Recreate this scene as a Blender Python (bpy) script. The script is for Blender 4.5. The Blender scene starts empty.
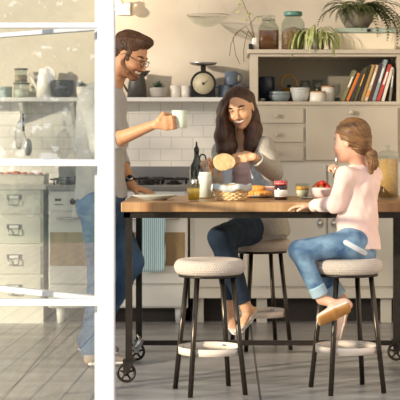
import bpy, bmesh, math, random
import numpy as np
from mathutils import Vector, Matrix
random.seed(4); rng=np.random.default_rng(4)
PI=math.pi
C=bpy.context.scene.collection
SC=bpy.context.scene
F=1518.0; VX=225.0; VY=140.0; H=1.21
def P(px,py,Y): return Vector(((px-VX)*Y/F, Y, H-(py-VY)*Y/F))
def X(px,Y): return (px-VX)*Y/F
def Z(py,Y): return H-(py-VY)*Y/F
# ------------------------------------------------------------------ materials
def lin(c):
    if isinstance(c,str):
        c=[int(c[i:i+2],16)/255 for i in (0,2,4)]
    return tuple((v/12.92 if v<=.04045 else ((v+.055)/1.055)**2.4) for v in c[:3])+(1,)
def nn(nt,t,**k):
    n=nt.nodes.new(t)
    for a,b in k.items(): setattr(n,a,b)
    return n
def mat(name,col,rough=.5,metal=0,col2=None,nscale=20,stretch=(1,1,1),bump=0,bscale=60,sheen=0,coat=0,trans=0,alpha=1,ior=1.45,emit=None,estr=0,attr=None,sss=0,detail=4):
    m=bpy.data.materials.new(name); m.use_nodes=True; nt=m.node_tree
    b=nt.nodes['Principled BSDF']
    b.inputs['Base Color'].default_value=lin(col); b.inputs['Roughness'].default_value=rough
    b.inputs['Metallic'].default_value=metal; b.inputs['IOR'].default_value=ior
    b.inputs['Transmission Weight'].default_value=trans; b.inputs['Alpha'].default_value=alpha
    b.inputs['Coat Weight'].default_value=coat; b.inputs['Sheen Weight'].default_value=sheen
    if sss:
        b.inputs['Subsurface Weight'].default_value=sss; b.inputs['Subsurface Radius'].default_value=(1,.35,.2); b.inputs['Subsurface Scale'].default_value=.01
    if emit: b.inputs['Emission Color'].default_value=lin(emit); b.inputs['Emission Strength'].default_value=estr
    tc=nn(nt,'ShaderNodeTexCoord')
    src=None
    if col2 or attr:
        mp=nn(nt,'ShaderNodeMapping'); mp.inputs['Scale'].default_value=stretch
        nt.links.new(tc.outputs['Object'],mp.inputs[0])
        no=nn(nt,'ShaderNodeTexNoise'); no.inputs['Scale'].default_value=nscale; no.inputs['Detail'].default_value=detail
        nt.links.new(mp.outputs[0],no.inputs[0])
        cr=nn(nt,'ShaderNodeValToRGB'); cr.color_ramp.elements[0].position=.33; cr.color_ramp.elements[1].position=.67
        nt.links.new(no.outputs[0],cr.inputs[0])
        if attr:
            cr.color_ramp.elements[0].color=(.9,.88,.88,1); cr.color_ramp.elements[1].color=(1,1,1,1)
            at=nn(nt,'ShaderNodeAttribute',attribute_name=attr)
            mx=nn(nt,'ShaderNodeMix',data_type='RGBA',blend_type='MULTIPLY'); mx.inputs[0].default_value=1
            nt.links.new(at.outputs['Color'],mx.inputs[6]); nt.links.new(cr.outputs[0],mx.inputs[7])
            nt.links.new(mx.outputs[2],b.inputs['Base Color'])
        else:
            cr.color_ramp.elements[0].color=lin(col); cr.color_ramp.elements[1].color=lin(col2)
            nt.links.new(cr.outputs[0],b.inputs['Base Color'])
    if bump:
        no2=nn(nt,'ShaderNodeTexNoise'); no2.inputs['Scale'].default_value=bscale; no2.inputs['Detail'].default_value=3
        mp2=nn(nt,'ShaderNodeMapping'); mp2.inputs['Scale'].default_value=stretch
        nt.links.new(tc.outputs['Object'],mp2.inputs[0]); nt.links.new(mp2.outputs[0],no2.inputs[0])
        bp=nn(nt,'ShaderNodeBump'); bp.inputs['Strength'].default_value=bump; bp.inputs['Distance'].default_value=.01
        nt.links.new(no2.outputs[0],bp.inputs['Height']); nt.links.new(bp.outputs[0],b.inputs['Normal'])
    return m
def brickmat(name,c1,c2,mort,bw,rh,msize,plane='xz',rough=.3,offset=.5,rot=0,origin=(0,0),noise=0,ncol=None,bumpd=.3,nscale=3,nstretch=(1,1,1)):
    m=bpy.data.materials.new(name); m.use_nodes=True; nt=m.node_tree; b=nt.nodes['Principled BSDF']
    b.inputs['Roughness'].default_value=rough
    g=nn(nt,'ShaderNodeNewGeometry'); s=nn(nt,'ShaderNodeSeparateXYZ'); cb=nn(nt,'ShaderNodeCombineXYZ')
    nt.links.new(g.outputs['Position'],s.inputs[0])
    nt.links.new(s.outputs['XYZ'.index(plane[0].upper())],cb.inputs[0]); nt.links.new(s.outputs['XYZ'.index(plane[1].upper())],cb.inputs[1])
    mp=nn(nt,'ShaderNodeMapping'); mp.inputs['Rotation'].default_value=(0,0,rot); mp.inputs['Location'].default_value=(-origin[0],-origin[1],0)
    nt.links.new(cb.outputs[0],mp.inputs[0])
    br=nn(nt,'ShaderNodeTexBrick'); br.offset=offset; br.inputs['Scale'].default_value=1
    br.inputs['Color1'].default_value=lin(c1); br.inputs['Color2'].default_value=lin(c2); br.inputs['Mortar'].default_value=lin(mort)
    br.inputs['Brick Width'].default_value=bw; br.inputs['Row Height'].default_value=rh; br.inputs['Mortar Size'].default_value=msize
    br.inputs['Mortar Smooth'].default_value=.1
    nt.links.new(mp.outputs[0],br.inputs[0])
    out=br.outputs[0]
    if noise:
        no=nn(nt,'ShaderNodeTexNoise'); no.inputs['Scale'].default_value=nscale; no.inputs['Detail'].default_value=8
        mp2=nn(nt,'ShaderNodeMapping'); mp2.inputs['Scale'].default_value=nstretch
        nt.links.new(cb.outputs[0],mp2.inputs[0]); nt.links.new(mp2.outputs[0],no.inputs[0])
        cr=nn(nt,'ShaderNodeValToRGB'); cr.color_ramp.elements[0].position=.35; cr.color_ramp.elements[1].position=.65
        cr.color_ramp.elements[0].color=lin(ncol); cr.color_ramp.elements[1].color=(1,1,1,1)
        nt.links.new(no.outputs[0],cr.inputs[0])
        mx=nn(nt,'ShaderNodeMix',data_type='RGBA',blend_type='MULTIPLY'); mx.inputs[0].default_value=noise
        nt.links.new(out,mx.inputs[6]); nt.links.new(cr.outputs[0],mx.inputs[7]); out=mx.outputs[2]
    nt.links.new(out,b.inputs['Base Color'])
    bp=nn(nt,'ShaderNodeBump',invert=True); bp.inputs['Strength'].default_value=bumpd; bp.inputs['Distance'].default_value=.003
    nt.links.new(br.outputs['Fac'],bp.inputs['Height']); nt.links.new(bp.outputs[0],b.inputs['Normal'])
    return m
def stripemat(name,cols,scale,axis=0,rough=.9,bump=.2,band=.5):
    m=bpy.data.materials.new(name); m.use_nodes=True; nt=m.node_tree; b=nt.nodes['Principled BSDF']; b.inputs['Roughness'].default_value=rough
    tc=nn(nt,'ShaderNodeTexCoord'); w=nn(nt,'ShaderNodeTexWave',bands_direction='XYZ'[axis]); w.inputs['Scale'].default_value=scale
    w.inputs['Distortion'].default_value=.1; w.inputs['Detail Scale'].default_value=.4
    nt.links.new(tc.outputs['Object'],w.inputs[0]); cr=nn(nt,'ShaderNodeValToRGB')
    cr.color_ramp.elements[0].color=lin(cols[0]); cr.color_ramp.elements[0].position=band-.08; cr.color_ramp.elements[1].color=lin(cols[1]); cr.color_ramp.elements[1].position=band+.08
    nt.links.new(w.outputs[1],cr.inputs[0]); nt.links.new(cr.outputs[0],b.inputs['Base Color'])
    return m
def glassmat(name,tint='ffffff',refl=.12,rough=.0,lo=None):
    m=bpy.data.materials.new(name); m.use_nodes=True; nt=m.node_tree; nt.nodes.clear()
    o=nn(nt,'ShaderNodeOutputMaterial'); t=nn(nt,'ShaderNodeBsdfTransparent'); t.inputs[0].default_value=lin(tint)
    g=nn(nt,'ShaderNodeBsdfGlossy'); g.inputs['Roughness'].default_value=rough; g.inputs[0].default_value=(1,1,1,1)
    fr=nn(nt,'ShaderNodeLayerWeight'); fr.inputs[0].default_value=.5
    pw=nn(nt,'ShaderNodeMath',operation='POWER'); pw.inputs[1].default_value=4; nt.links.new(fr.outputs['Facing'],pw.inputs[0])
    ma=nn(nt,'ShaderNodeMath',operation='MULTIPLY_ADD'); ma.inputs[1].default_value=.6; ma.inputs[2].default_value=refl; ma.use_clamp=True
    nt.links.new(pw.outputs[0],ma.inputs[0])
    mx=nn(nt,'ShaderNodeMixShader'); nt.links.new(ma.outputs[0],mx.inputs[0]); nt.links.new(t.outputs[0],mx.inputs[1]); nt.links.new(g.outputs[0],mx.inputs[2])
    nt.links.new(mx.outputs[0],o.inputs[0]); return m
M={}
M['wall']=mat('plaster_wall','d3c9ba',.9,col2='ccc1b1',nscale=4,bump=.05)
M['ceil']=mat('ceiling_paint','e6e0d6',.9)
M['white']=mat('white_paint','eceae6',.45)
M['door']=mat('door_paint','c9ced8',.35)
M['tile']=brickmat('metro_tile','dedad3','e2ded7','c8c2b8',.15,.082,.003,rough=.25)
M['floor']=brickmat('stone_slabs','a7a6a7','aeadad','4c4a49',1.2,2.4,.006,plane='xy',rough=.32,offset=0,origin=(.166,-.9),noise=.6,ncol='8b8886',nscale=2.2,nstretch=(1,3,1),bumpd=.4)
M['deck']=brickmat('deck_boards','cdb592','d6c09f','332a22',6,.145,.006,plane='yx',rough=.6,offset=0,rot=.04,noise=.6,ncol='9a8468',nscale=6,nstretch=(.5,5,1))
M['lawn']=mat('lawn','5d7038',.9,col2='7a8747',nscale=3)
M['cream']=mat('cream_paint','c9c4b9',.5,col2='c5bfb3',nscale=6)
M['hutch']=mat('hutch_paint','b8afa0',.5,col2='b2a899',nscale=5)
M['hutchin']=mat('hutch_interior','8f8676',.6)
M['drawer']=mat('drawer_paint','d9d6ca',.45,col2='d2cec0',nscale=5)
M['enamel']=mat('white_enamel','e2dfd8',.25)
M['counter']=mat('pale_counter','e4ddd0',.4)
M['steel']=mat('steel','a8a7a5',.32,1)
M['darksteel']=mat('dark_steel','2b2723',.42,.6,col2='352f2a',nscale=30)
M['stoolleg']=mat('stool_leg_steel','4a433c',.3,.85)
M['black']=mat('black_plastic','18181a',.5)
M['dark']=mat('recess_shade_and_display','3a3531',.8)  # dark tone for painted shade under the units, also the cooker display
M['ovenrefl']=mat('oven_glass_reflection','8d744f',.15,0,col2='b0946a',nscale=3,stretch=(5,1,1),coat=.5)  # tan streaks put the sunlit exterior's reflection into the glass colour
M['seat']=mat('crochet_cotton','c8bcb3',.95,col2='bdb0a6',nscale=90,bump=.3,bscale=250)
M['ring']=mat('cream_ring_metal','e2d3c6',.4)
M['skin']=mat('skin','ffffff',.5,attr='tint',nscale=60,sss=.12)
M['eyew']=mat('eye_white','e6e0da',.2); M['iris']=mat('iris_brown','2c1b12',.2)
M['teeth']=mat('teeth','f3ece2',.3)
M['hairm']=mat('brown_hair','3a2416',.5,col2='5e3d24',nscale=45,stretch=(1,1,.5),bump=.6,bscale=120)
M['hairw']=mat('dark_brown_hair','2e1c14',.42,col2='4c2f20',nscale=70,stretch=(1,1,.12),bump=.5,bscale=120)
M['hairg']=mat('light_brown_hair','5e3e26',.45,col2='8a643f',nscale=60,stretch=(.35,.35,1),bump=.4,bscale=120)
M['beard']=mat('stubble_hair','6b4830',.9,col2='8d6547',nscale=250,bump=.6,bscale=300)
M['shirtm']=mat('grey_jersey','b4b2af',.95,col2='a6a4a1',nscale=9,sheen=.2,bump=.15,bscale=300)
M['jeans']=mat('denim','2f4a6e',.9,col2='5f7f9f',nscale=7,stretch=(1,1,.6),bump=.25,bscale=400)
M['jeansw']=mat('dark_denim','1c2a3c',.9,col2='2b3d53',nscale=7,bump=.2,bscale=400)
M['jeansg']=mat('light_denim','3d5f88',.9,col2='86a5c0',nscale=14,bump=.25,bscale=400)
M['denimcuff']=mat('denim_turnup','a5bcc9',.9)
M['belt']=mat('white_waistband','cdd2da',.8)
M['pink']=mat('pale_pink_cotton','eccac1',.95,col2='f0d3ca',nscale=10,bump=.15,bscale=200)
M['pinktop']=mat('pink_blouse','e3bfba',.9,col2='ebcdc8',nscale=12)
M['cardi']=mat('grey_knit','a5a097',.98,col2='b3ada3',nscale=60,bump=.5,bscale=220)
M['cardib']=mat('pale_blue_shirt','aebccb',.9,col2='c3cfd9',nscale=15)
M['shoem']=mat('grey_suede','9a8f85',.9); M['sole']=mat('white_sole','e6e2dc',.7)
M['shoeg']=mat('pink_canvas','dcb49d',.9,col2='e6c2ae',nscale=40); M['soletan']=mat('tan_sole','c08a4e',.7,col2='b37c42',nscale=30)
M['shoew']=mat('pale_leather_flat','cfc4b8',.5)
M['glass']=glassmat('clear_glass','f2f5f3',.04)
M['pane']=glassmat('window_glass','fcfdfc',.12)
M['pane2']=glassmat('window_glass_rear','f6f8f6',.03)
M['juice']=mat('orange_juice','ffc745',.25,sss=.6); M['milk']=mat('milk','f7f3ec',.3,sss=.5)
M['bottleg']=mat('dark_green_glass','20281a',.08,coat=.6,ior=1.5)
M['ceramicw']=mat('white_ceramic','ece6dc',.25); M['ceramicm']=mat('mint_mug','c9d3c3',.3)
M['plate']=mat('pale_grey_stoneware','aeb2aa',.3); M['slate']=mat('blue_grey_stoneware','7d8489',.35)
M['pinkbowl']=mat('pink_ceramic','dcb3a8',.35); M['palepink']=mat('pale_pink_ceramic','e3c9c6',.35)
M['wicker']=mat('straw_wicker','f3d6a6',.7,col2='e6c08a',nscale=50)
M['cloth']=mat('blue_grey_cloth','aab3bb',.9,col2='c9ced0',nscale=14)
M['bread']=mat('bread_crumb','d8bc90',.9,col2='c8a878',nscale=60,bump=.5,bscale=200); M['crust']=mat('bread_crust','a87443',.8)
M['pastry']=mat('pastry','dfa55a',.6,col2='c98538',nscale=30)
M['jam']=mat('dark_jam','2b0c0e',.08,coat=.6); M['label']=mat('paper_label','e9e6df',.8)
M['ink']=mat('printed_ink','4a4a4a',.8)
M['berry']=mat('strawberry','c8291b',.35,col2='b01e14',nscale=60,bump=.4,bscale=150); M['leafg']=mat('berry_leaf','4c7030',.7)
M['butter']=mat('yellow_curd','e3a63c',.3); M['cream2']=mat('cream_yogurt','e9dfc8',.35)
M['cereal']=mat('cereal_flakes','c89050',.8,col2='dbb274',nscale=170,bump=1,bscale=190)
M['navy']=mat('navy_enamel','1e2736',.3); M['bluebowl']=mat('blue_grey_bowl','7e8a8f',.3)
M['gold']=mat('brass','b5832f',.3,.6); M['woodlid']=mat('wooden_lid','b98a5c',.6)
M['striped']=stripemat('blue_striped_ceramic',('d9d8d2','8e979c'),55,0,.35,0,.5)
M['amber']=mat('amber_contents','5b2f10',.3,col2='7a4718',nscale=60)
M['pasta']=mat('pasta_shapes','b48c5c',.7,col2='6f4f38',nscale=70,bump=1,bscale=90)
M['teal']=mat('teal_lid','4f8079',.4); M['tin']=mat('cream_enamel_tin','e2d6bf',.35); M['tinlid']=mat('pale_teal_enamel','a5b3a8',.35)
M['leaf']=mat('spider_leaf','8a9a4c',.5,col2='b9c084',nscale=25); M['fern']=mat('fern_green','3a4626',.6,col2='5a6034',nscale=20)
M['succ']=mat('succulent_green','2d4a33',.5); M['pot']=mat('stone_pot','8c8478',.7,col2='7a7266',nscale=20); M['concrete']=mat('pale_pot','b3aea6',.7)
M['terracotta']=mat('terracotta','a35a3c',.8); M['tray']=mat('enamel_tray','e5dfd2',.35)
M['tomato']=mat('tomato','d4714a',.35,col2='de8d66',nscale=25); M['anth']=mat('anthracite_jug','4a4845',.45)
M['mugblue']=stripemat('blue_striped_mug',('4d5c74','7e8ca0'),60,0,.4,0,.5)
M['dial']=mat('scale_dial','d8cdae',.4); M['twig']=mat('twig_brown','6a5038',.8)
M['bowlblack']=mat('black_bowl','2a2a2a',.35); M['ground']=mat('preserves','8c6a4c',.6,col2='c8b091',nscale=60)
M['towel']=stripemat('striped_towel',('86b4bf','cfe0e2'),24,0,.95,0,.5)
M['towelt']=mat('tan_towel','b08d5c',.95,col2='a07b4a',nscale=12)
M['bulb']=mat('glowing_bulb','ffe2b0',.3,emit='ffd9a0',estr=14)
M['leaves']=mat('tree_leaves','77784a',.7,col2='8f8c62',nscale=3); M['bark']=mat('bark','5c4a3a',.9)
M['cap']=mat('silver_cap','c9c9c7',.25,1)
# oak butcher block
def woodmat():
    m=brickmat('butcher_block','c09b70','aa845b','8c6c4c',.42,.05,.0012,plane='xy',rough=.42,offset=.37,noise=.7,ncol='a98a6a',nscale=6,nstretch=(2,30,1),bumpd=.05)
    return m
M['oak']=woodmat()
# ------------------------------------------------------------------ mesh builder
class MB:
    def __init__(s): s.v=[]; s.f=[]; s.sm=[]; s.mi=[]
    def add(s,vs,fs,smooth=False,mi=0):
        o=len(s.v); s.v+= [tuple(v) for v in vs]
        for f in fs: s.f.append(tuple(i+o for i in f)); s.sm.append(smooth); s.mi.append(mi)
        return s
    def box(s,x0,x1,y0,y1,z0,z1,bevel=0,rot=None,mi=0):
        c=Vector(((x0+x1)/2,(y0+y1)/2,(z0+z1)/2)); d=(abs(x1-x0)/2,abs(y1-y0)/2,abs(z1-z0)/2)
        bm=bmesh.new(); bmesh.ops.create_cube(bm,size=2)
        for v in bm.verts: v.co=Vector((v.co.x*d[0],v.co.y*d[1],v.co.z*d[2]))
        if bevel: bmesh.ops.bevel(bm,geom=list(bm.edges),offset=min(bevel,min(d)*.9),segments=2,affect='EDGES',profile=.5)
        bm.verts.index_update()
        vs=[((rot@v.co) if rot else v.co)+c for v in bm.verts]; fs=[[v.index for v in f.verts] for f in bm.faces]; bm.free()
        return s.add(vs,fs,False,mi)
    def lathe(s,prof,c=(0,0,0),n=32,mi=0,smooth=True,sx=1,sy=1,close=True):
        vs=[];fs=[];k=len(prof)
        for i in range(n):
            a=2*PI*i/n
            for r,z in prof: vs.append((c[0]+r*math.cos(a)*sx,c[1]+r*math.sin(a)*sy,c[2]+z))
        for i in range(n):
            j=(i+1)%n
            for q in range(k-1): fs.append((i*k+q,j*k+q,j*k+q+1,i*k+q+1))
        if close:
            if prof[0][0]>1e-6: fs.append(tuple(i*k for i in range(n)))
            if prof[-1][0]>1e-6: fs.append(tuple(i*k+k-1 for i in range(n)))
        return s.add(vs,fs,smooth,mi)
    def tube(s,pts,r,n=10,mi=0,smooth=True,closed=False):
        pts=[Vector(p) for p in pts]; m=len(pts); rs=r if isinstance(r,(list,tuple)) else [r]*m
        vs=[];fs=[]; u=None
        for i,p in enumerate(pts):
            if closed: t=(pts[(i+1)%m]-pts[i-1])
            else: t=(pts[min(i+1,m-1)]-pts[max(i-1,0)])
            t.normalize()
            if u is None: u=t.orthogonal()
            u=(u-t*u.dot(t)); 
            if u.length<1e-6: u=t.orthogonal()
            u.normalize(); w=t.cross(u)
            for q in range(n):
                a=2*PI*q/n; vs.append(p+(u*math.cos(a)+w*math.sin(a))*rs[i])
        for i in range(m if closed else m-1):
            j=(i+1)%m
            for q in range(n): fs.append((i*n+q,i*n+(q+1)%n,j*n+(q+1)%n,j*n+q))
        if not closed: fs.append(tuple(range(n))); fs.append(tuple((m-1)*n+q for q in range(n)))
        return s.add(vs,fs,smooth,mi)
    def cyl(s,a,b,ra,rb=None,n=20,mi=0): return s.tube([a,b],[ra,ra if rb is None else rb],n,mi)
    def prism(s,poly,y0,y1,mi=0):   # poly in xz
        k=len(poly); vs=[(x,y0,z) for x,z in poly]+[(x,y1,z) for x,z in poly]
        fs=[tuple(range(k)),tuple(range(2*k-1,k-1,-1))]+[(i,(i+1)%k,k+(i+1)%k,k+i) for i in range(k)]
        return s.add(vs,fs,False,mi)
    def sphere(s,c,r,n=16,m=10,mi=0):
        rr=r if isinstance(r,(tuple,list)) else (r,r,r)
        pr=[(math.sin(PI*i/m),-math.cos(PI*i/m)) for i in range(m+1)]
        vs=[];fs=[]
        for i in range(n):
            a=2*PI*i/n
            for q,z in pr: vs.append((c[0]+q*math.cos(a)*rr[0],c[1]+q*math.sin(a)*rr[1],c[2]+z*rr[2]))
        for i in range(n):
            j=(i+1)%n
            for q in range(m): fs.append((i*(m+1)+q,j*(m+1)+q,j*(m+1)+q+1,i*(m+1)+q+1))
        return s.add(vs,fs,True,mi)
    def build(s,name,mats,parent=None,offset=None):
        me=bpy.data.meshes.new(name)
        off=Vector(offset) if offset is not None else Vector((0,0,0))
        me.from_pydata([tuple(Vector(v)-off) for v in s.v],[],s.f)
        me.polygons.foreach_set('use_smooth',s.sm); me.polygons.foreach_set('material_index',s.mi)
        for m in (mats if isinstance(mats,(list,tuple)) else [mats]): me.materials.append(M[m])
        bm=bmesh.new(); bm.from_mesh(me); bmesh.ops.remove_doubles(bm,verts=bm.verts,dist=1e-6)
        bmesh.ops.recalc_face_normals(bm,faces=bm.faces); bm.to_mesh(me); bm.free(); me.update()
        o=bpy.data.objects.new(name,me); C.objects.link(o)
        if parent is not None: o.parent=parent
        return o
def thing(name,label,cat,loc=(0,0,0),group=None,rotz=0):
    o=bpy.data.objects.new(name,None); o.empty_display_size=.05; C.objects.link(o); o.location=loc; o.rotation_euler=(0,0,rotz)
    o['label']=label; o['category']=cat
    if group: o['group']=group
    return o
def tag(o,label,cat,group=None,loc=None):
    o['label']=label; o['category']=cat
    if group: o['group']=group
    if loc is not None: o.location=loc
    return o
def struct(o): o['kind']='structure'; return o
def dup(root,loc,label=None,rotz=None):
    r=root.copy(); C.objects.link(r); r.location=loc
    if label: r['label']=label
    if rotz is not None: r.rotation_euler=(0,0,rotz)
    for ch in list(root.children):
        c=ch.copy(); C.objects.link(c); c.parent=r
        for g in ch.children:
            d=g.copy(); C.objects.link(d); d.parent=c
    return r
# ------------------------------------------------------------------ implicit surfaces
def arr(v): return np.array(v,dtype=np.float32)
class Seg:
    def __init__(s,a,b,ra,rb,u=None,f0=False,f1=False):
        s.a=arr(a); b=arr(b); s.L=float(np.linalg.norm(b-s.a)); 
        if s.L<1e-5: s.L=1e-5; w=arr((0,0,1))
        else: w=(b-s.a)/s.L
        s.w=w; u=arr(u if u is not None else ((1,0,0) if abs(w[0])<.8 else (0,1,0)))
        u=u-w*np.dot(u,w); u/=np.linalg.norm(u); s.u=u; s.v=np.cross(w,u)
        t=lambda r:(r,r) if not isinstance(r,(tuple,list)) else r
        s.ra=t(ra); s.rb=t(rb); s.f0=f0; s.f1=f1
        e=max(s.ra+s.rb); s.lo=np.minimum(s.a,b)-e; s.hi=np.maximum(s.a,b)+e
    def __call__(s,p):
        q=p-s.a; t=q@s.w; tc=np.clip(t,0,s.L); e=t-tc; f=tc/s.L
        ru=s.ra[0]+(s.rb[0]-s.ra[0])*f; rv=s.ra[1]+(s.rb[1]-s.ra[1])*f; re=np.minimum(ru,rv)
        if s.f0: e=np.where(t<0,0,e)
        if s.f1: e=np.where(t>s.L,0,e)
        pu=q@s.u; pv=q@s.v
        k0=np.sqrt((pu/ru)**2+(pv/rv)**2+(e/re)**2); k1=np.sqrt((pu/ru**2)**2+(pv/rv**2)**2+(e/re**2)**2)+1e-5
        d=np.where(k0<.02,(k0-1)*re,k0*(k0-1)/k1)
        if s.f0: d=np.maximum(d,-t)
        if s.f1: d=np.maximum(d,t-s.L)
        return d
class Ell:
    def __init__(s,c,r,R=None):
        s.c=arr(c); s.r=arr(r if isinstance(r,(tuple,list)) else (r,r,r)); s.R=np.array(R if R is not None else np.eye(3),dtype=np.float32)
        e=float(s.r.max()); s.lo=s.c-e; s.hi=s.c+e
    def __call__(s,p):
        q=(p-s.c)@s.R      # columns of R are local axes
        k0=np.sqrt(((q/s.r)**2).sum(-1)); k1=np.sqrt(((q/s.r**2)**2).sum(-1))+1e-5
        return np.where(k0<.02,(k0-1)*float(s.r.min()),k0*(k0-1)/k1)
def chain(pts,rs,u=None,f0=False,f1=False):
    n=len(pts)-1
    return [Seg(pts[i],pts[i+1],rs[i],rs[i+1],u,f0 and i==0,f1 and i==n-1) for i in range(n)]
class Imp:
    def __init__(s): s.ops=[]; s.noise=None; s.post=None
    def u(s,prims,k=.01):
        for p in (prims if isinstance(prims,list) else [prims]): s.ops.append(('u',p,k))
        return s
    def c(s,prims,k=.005):
        for p in (prims if isinstance(prims,list) else [prims]): s.ops.append(('s',p,k))
        return s
    def ev(s,p,ops):
        d=np.full(p.shape[:-1],.5,dtype=np.float32)
        for t,pr,k in ops:
            e=pr(p)
            if t=='u':
                h=np.clip(1-np.abs(d-e)/k,0,1); d=np.minimum(d,e)-h*h*k*.25
            else:
                e=-e; h=np.clip(1-np.abs(d-e)/k,0,1); d=np.maximum(d,e)+h*h*k*.25
        if s.noise: d=d+s.noise(p)
        if s.post: d=s.post(p,d)
        return d
    def mesh(s,h=.004,B=20):
        lo=np.min([o[1].lo for o in s.ops if o[0]=='u'],axis=0)-.02; hi=np.max([o[1].hi for o in s.ops if o[0]=='u'],axis=0)+.02
        nb=np.ceil((hi-lo)/(h*B)).astype(int)
        VI=[];VP=[];Q=[]
        half=h*B/2; rad=half*1.8
        ax=np.arange(-1,B+2)*h      # nodes -1..B+1
        N=(nb*B+8).astype(np.int64)
        for bi in range(nb[0]):
            for bj in range(nb[1]):
                for bk in range(nb[2]):
                    base=lo+np.array([bi,bj,bk])*B*h; ce=(base+half).astype(np.float32)
                    ops=[o for o in s.ops if (ce+half+o[2]+.012>=o[1].lo).all() and (ce-half-o[2]-.012<=o[1].hi).all()]
                    if not any(o[0]=='u' for o in ops): continue
                    dc=s.ev(ce[None,:],ops)[0]
                    if dc>rad*1.35+.02 or dc<-rad*1.35-.02: continue
                    g=np.stack(np.meshgrid(base[0]+ax,base[1]+ax,base[2]+ax,indexing='ij'),-1).astype(np.float32)
                    f=s.ev(g,ops); ins=f<0
                    if ins.all() or not ins.any(): continue
                    # cells -1..B  (index 0..B+1)
                    cs=np.zeros((B+2,)*3); cnt=np.zeros((B+2,)*3); acc=np.zeros((B+2,)*3+(3,))
                    for a in range(3):
                        o1,o2=[x for x in range(3) if x!=a]
                        for d1 in (0,1):
                            for d2 in (0,1):
                                sl=[None]*3; sl2=[None]*3
                                sl[a]=slice(0,B+2); sl2[a]=slice(1,B+3)
                                for ox,dd in ((o1,d1),(o2,d2)): sl[ox]=slice(dd,dd+B+2); sl2[ox]=sl[ox]
                                fa=f[tuple(sl)]; fb=f[tuple(sl2)]; x=(fa<0)!=(fb<0)
                                t=np.where(x,fa/np.where(x,fa-fb,1),0)
                                cnt+=x; acc[...,a]+=t*x; acc[...,o1]+=d1*x; acc[...,o2]+=d2*x
                    own=cnt.copy(); ii,jj,kk=np.nonzero(cnt[1:B+1,1:B+1,1:B+1]); ii+=1;jj+=1;kk+=1
                    if len(ii):
                        pp=acc[ii,jj,kk]/cnt[ii,jj,kk][:,None]
                        VP.append(base+(np.stack([ii-1,jj-1,kk-1],-1)+pp)*h)
                        gi=((bi*B+ii)*N[1]+(bj*B+jj))*N[2]+(bk*B+kk); VI.append(gi)
                    # edges with base node 0..B-1 (idx 1..B)
                    for a in range(3):
                        o1=(a+1)%3; o2=(a+2)%3
                        sA=[slice(1,B+1)]*3; sB=[slice(1,B+1)]*3; sB[a]=slice(2,B+2)
                        A=ins[tuple(sA)]; Bn=ins[tuple(sB)]; x=np.argwhere(A!=Bn)
                        if not len(x): continue
                        flip=A[tuple(x.T)]
                        idx=x+1
                        def gid(v): return ((bi*B+v[:,0])*N[1]+(bj*B+v[:,1]))*N[2]+(bk*B+v[:,2])
                        e1=np.zeros(3,int); e1[o1]=1; e2=np.zeros(3,int); e2[o2]=1
                        q=np.stack([gid(idx-e1-e2),gid(idx-e2),gid(idx),gid(idx-e1)],-1)
                        q[~flip]=q[~flip][:,::-1]; Q.append(q)
        VI=np.concatenate(VI); VP=np.concatenate(VP); Q=np.concatenate(Q)
        o=np.argsort(VI); VIs=VI[o]; VPs=VP[o]
        pos=np.searchsorted(VIs,Q); pos=np.clip(pos,0,len(VIs)-1); ok=(VIs[pos]==Q).all(1)
        return VPs,pos[ok]
def imp_obj(name,imp,m,parent,h=.004,paint=None,smooth_it=1,keep_largest=False):
    V,Q=imp.mesh(h)
    # light laplacian smooth
    for _ in range(smooth_it):
        acc=np.zeros_like(V); cnt=np.zeros(len(V))
        for a in range(4):
            b=(a+1)%4
            np.add.at(acc,Q[:,a],V[Q[:,b]]); np.add.at(cnt,Q[:,a],1)
            np.add.at(acc,Q[:,b],V[Q[:,a]]); np.add.at(cnt,Q[:,b],1)
        V=V*.6+.4*acc/np.maximum(cnt,1)[:,None]
    loc=np.array(parent.location) if parent is not None else np.zeros(3)
    me=bpy.data.meshes.new(name); me.vertices.add(len(V)); me.vertices.foreach_set('co',(V-loc).astype(np.float32).ravel())
    me.loops.add(len(Q)*4); me.loops.foreach_set('vertex_index',Q.astype(np.int32).ravel())
    me.polygons.add(len(Q)); me.polygons.foreach_set('loop_start',np.arange(0,len(Q)*4,4,dtype=np.int32))
    try: me.polygons.foreach_set('loop_total',np.full(len(Q),4,dtype=np.int32))
    except Exception: pass
    me.polygons.foreach_set('use_smooth',np.ones(len(Q),dtype=bool)); me.update(calc_edges=True); me.validate()
    for mm in (m if isinstance(m,list) else [m]): me.materials.append(M[mm])
    if paint:
        col=paint(V); at=me.color_attributes.new('tint','FLOAT_COLOR','POINT')
        at.data.foreach_set('color',col.astype(np.float32).ravel())
    o=bpy.data.objects.new(name,me); C.objects.link(o)
    if parent is not None: o.parent=parent
    return o
class Frame:
    """local axes x forward, y left, z up"""
    def __init__(s,o,fwd,up,sc=1):
        s.o=Vector(o); f=Vector(fwd).normalized(); u=Vector(up); u=(u-f*u.dot(f)).normalized(); l=u.cross(f)
        s.m=Matrix((f,l,u)).transposed(); s.sc=sc; s.R=[list(r) for r in s.m]
    def p(s,x,y,z): return s.o+s.m@Vector((x,y,z))*s.sc
    def d(s,x,y,z): return s.m@Vector((x,y,z))
    def seg(s,a,b,ra,rb,u=(0,1,0),**k):
        q=s.sc; t=lambda r: tuple(i*q for i in r) if isinstance(r,(tuple,list)) else r*q
        return Seg(s.p(*a),s.p(*b),t(ra),t(rb),s.d(*u),**k)
    def ell(s,c,r):
        q=s.sc; r=r if isinstance(r,(tuple,list)) else (r,r,r)
        return Ell(s.p(*c),tuple(i*q for i in r),s.R)
    def loc(s,V): return ((V-np.array(s.o))@np.array(s.m))/s.sc
def mul(v,k): return Vector(v)*k
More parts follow.
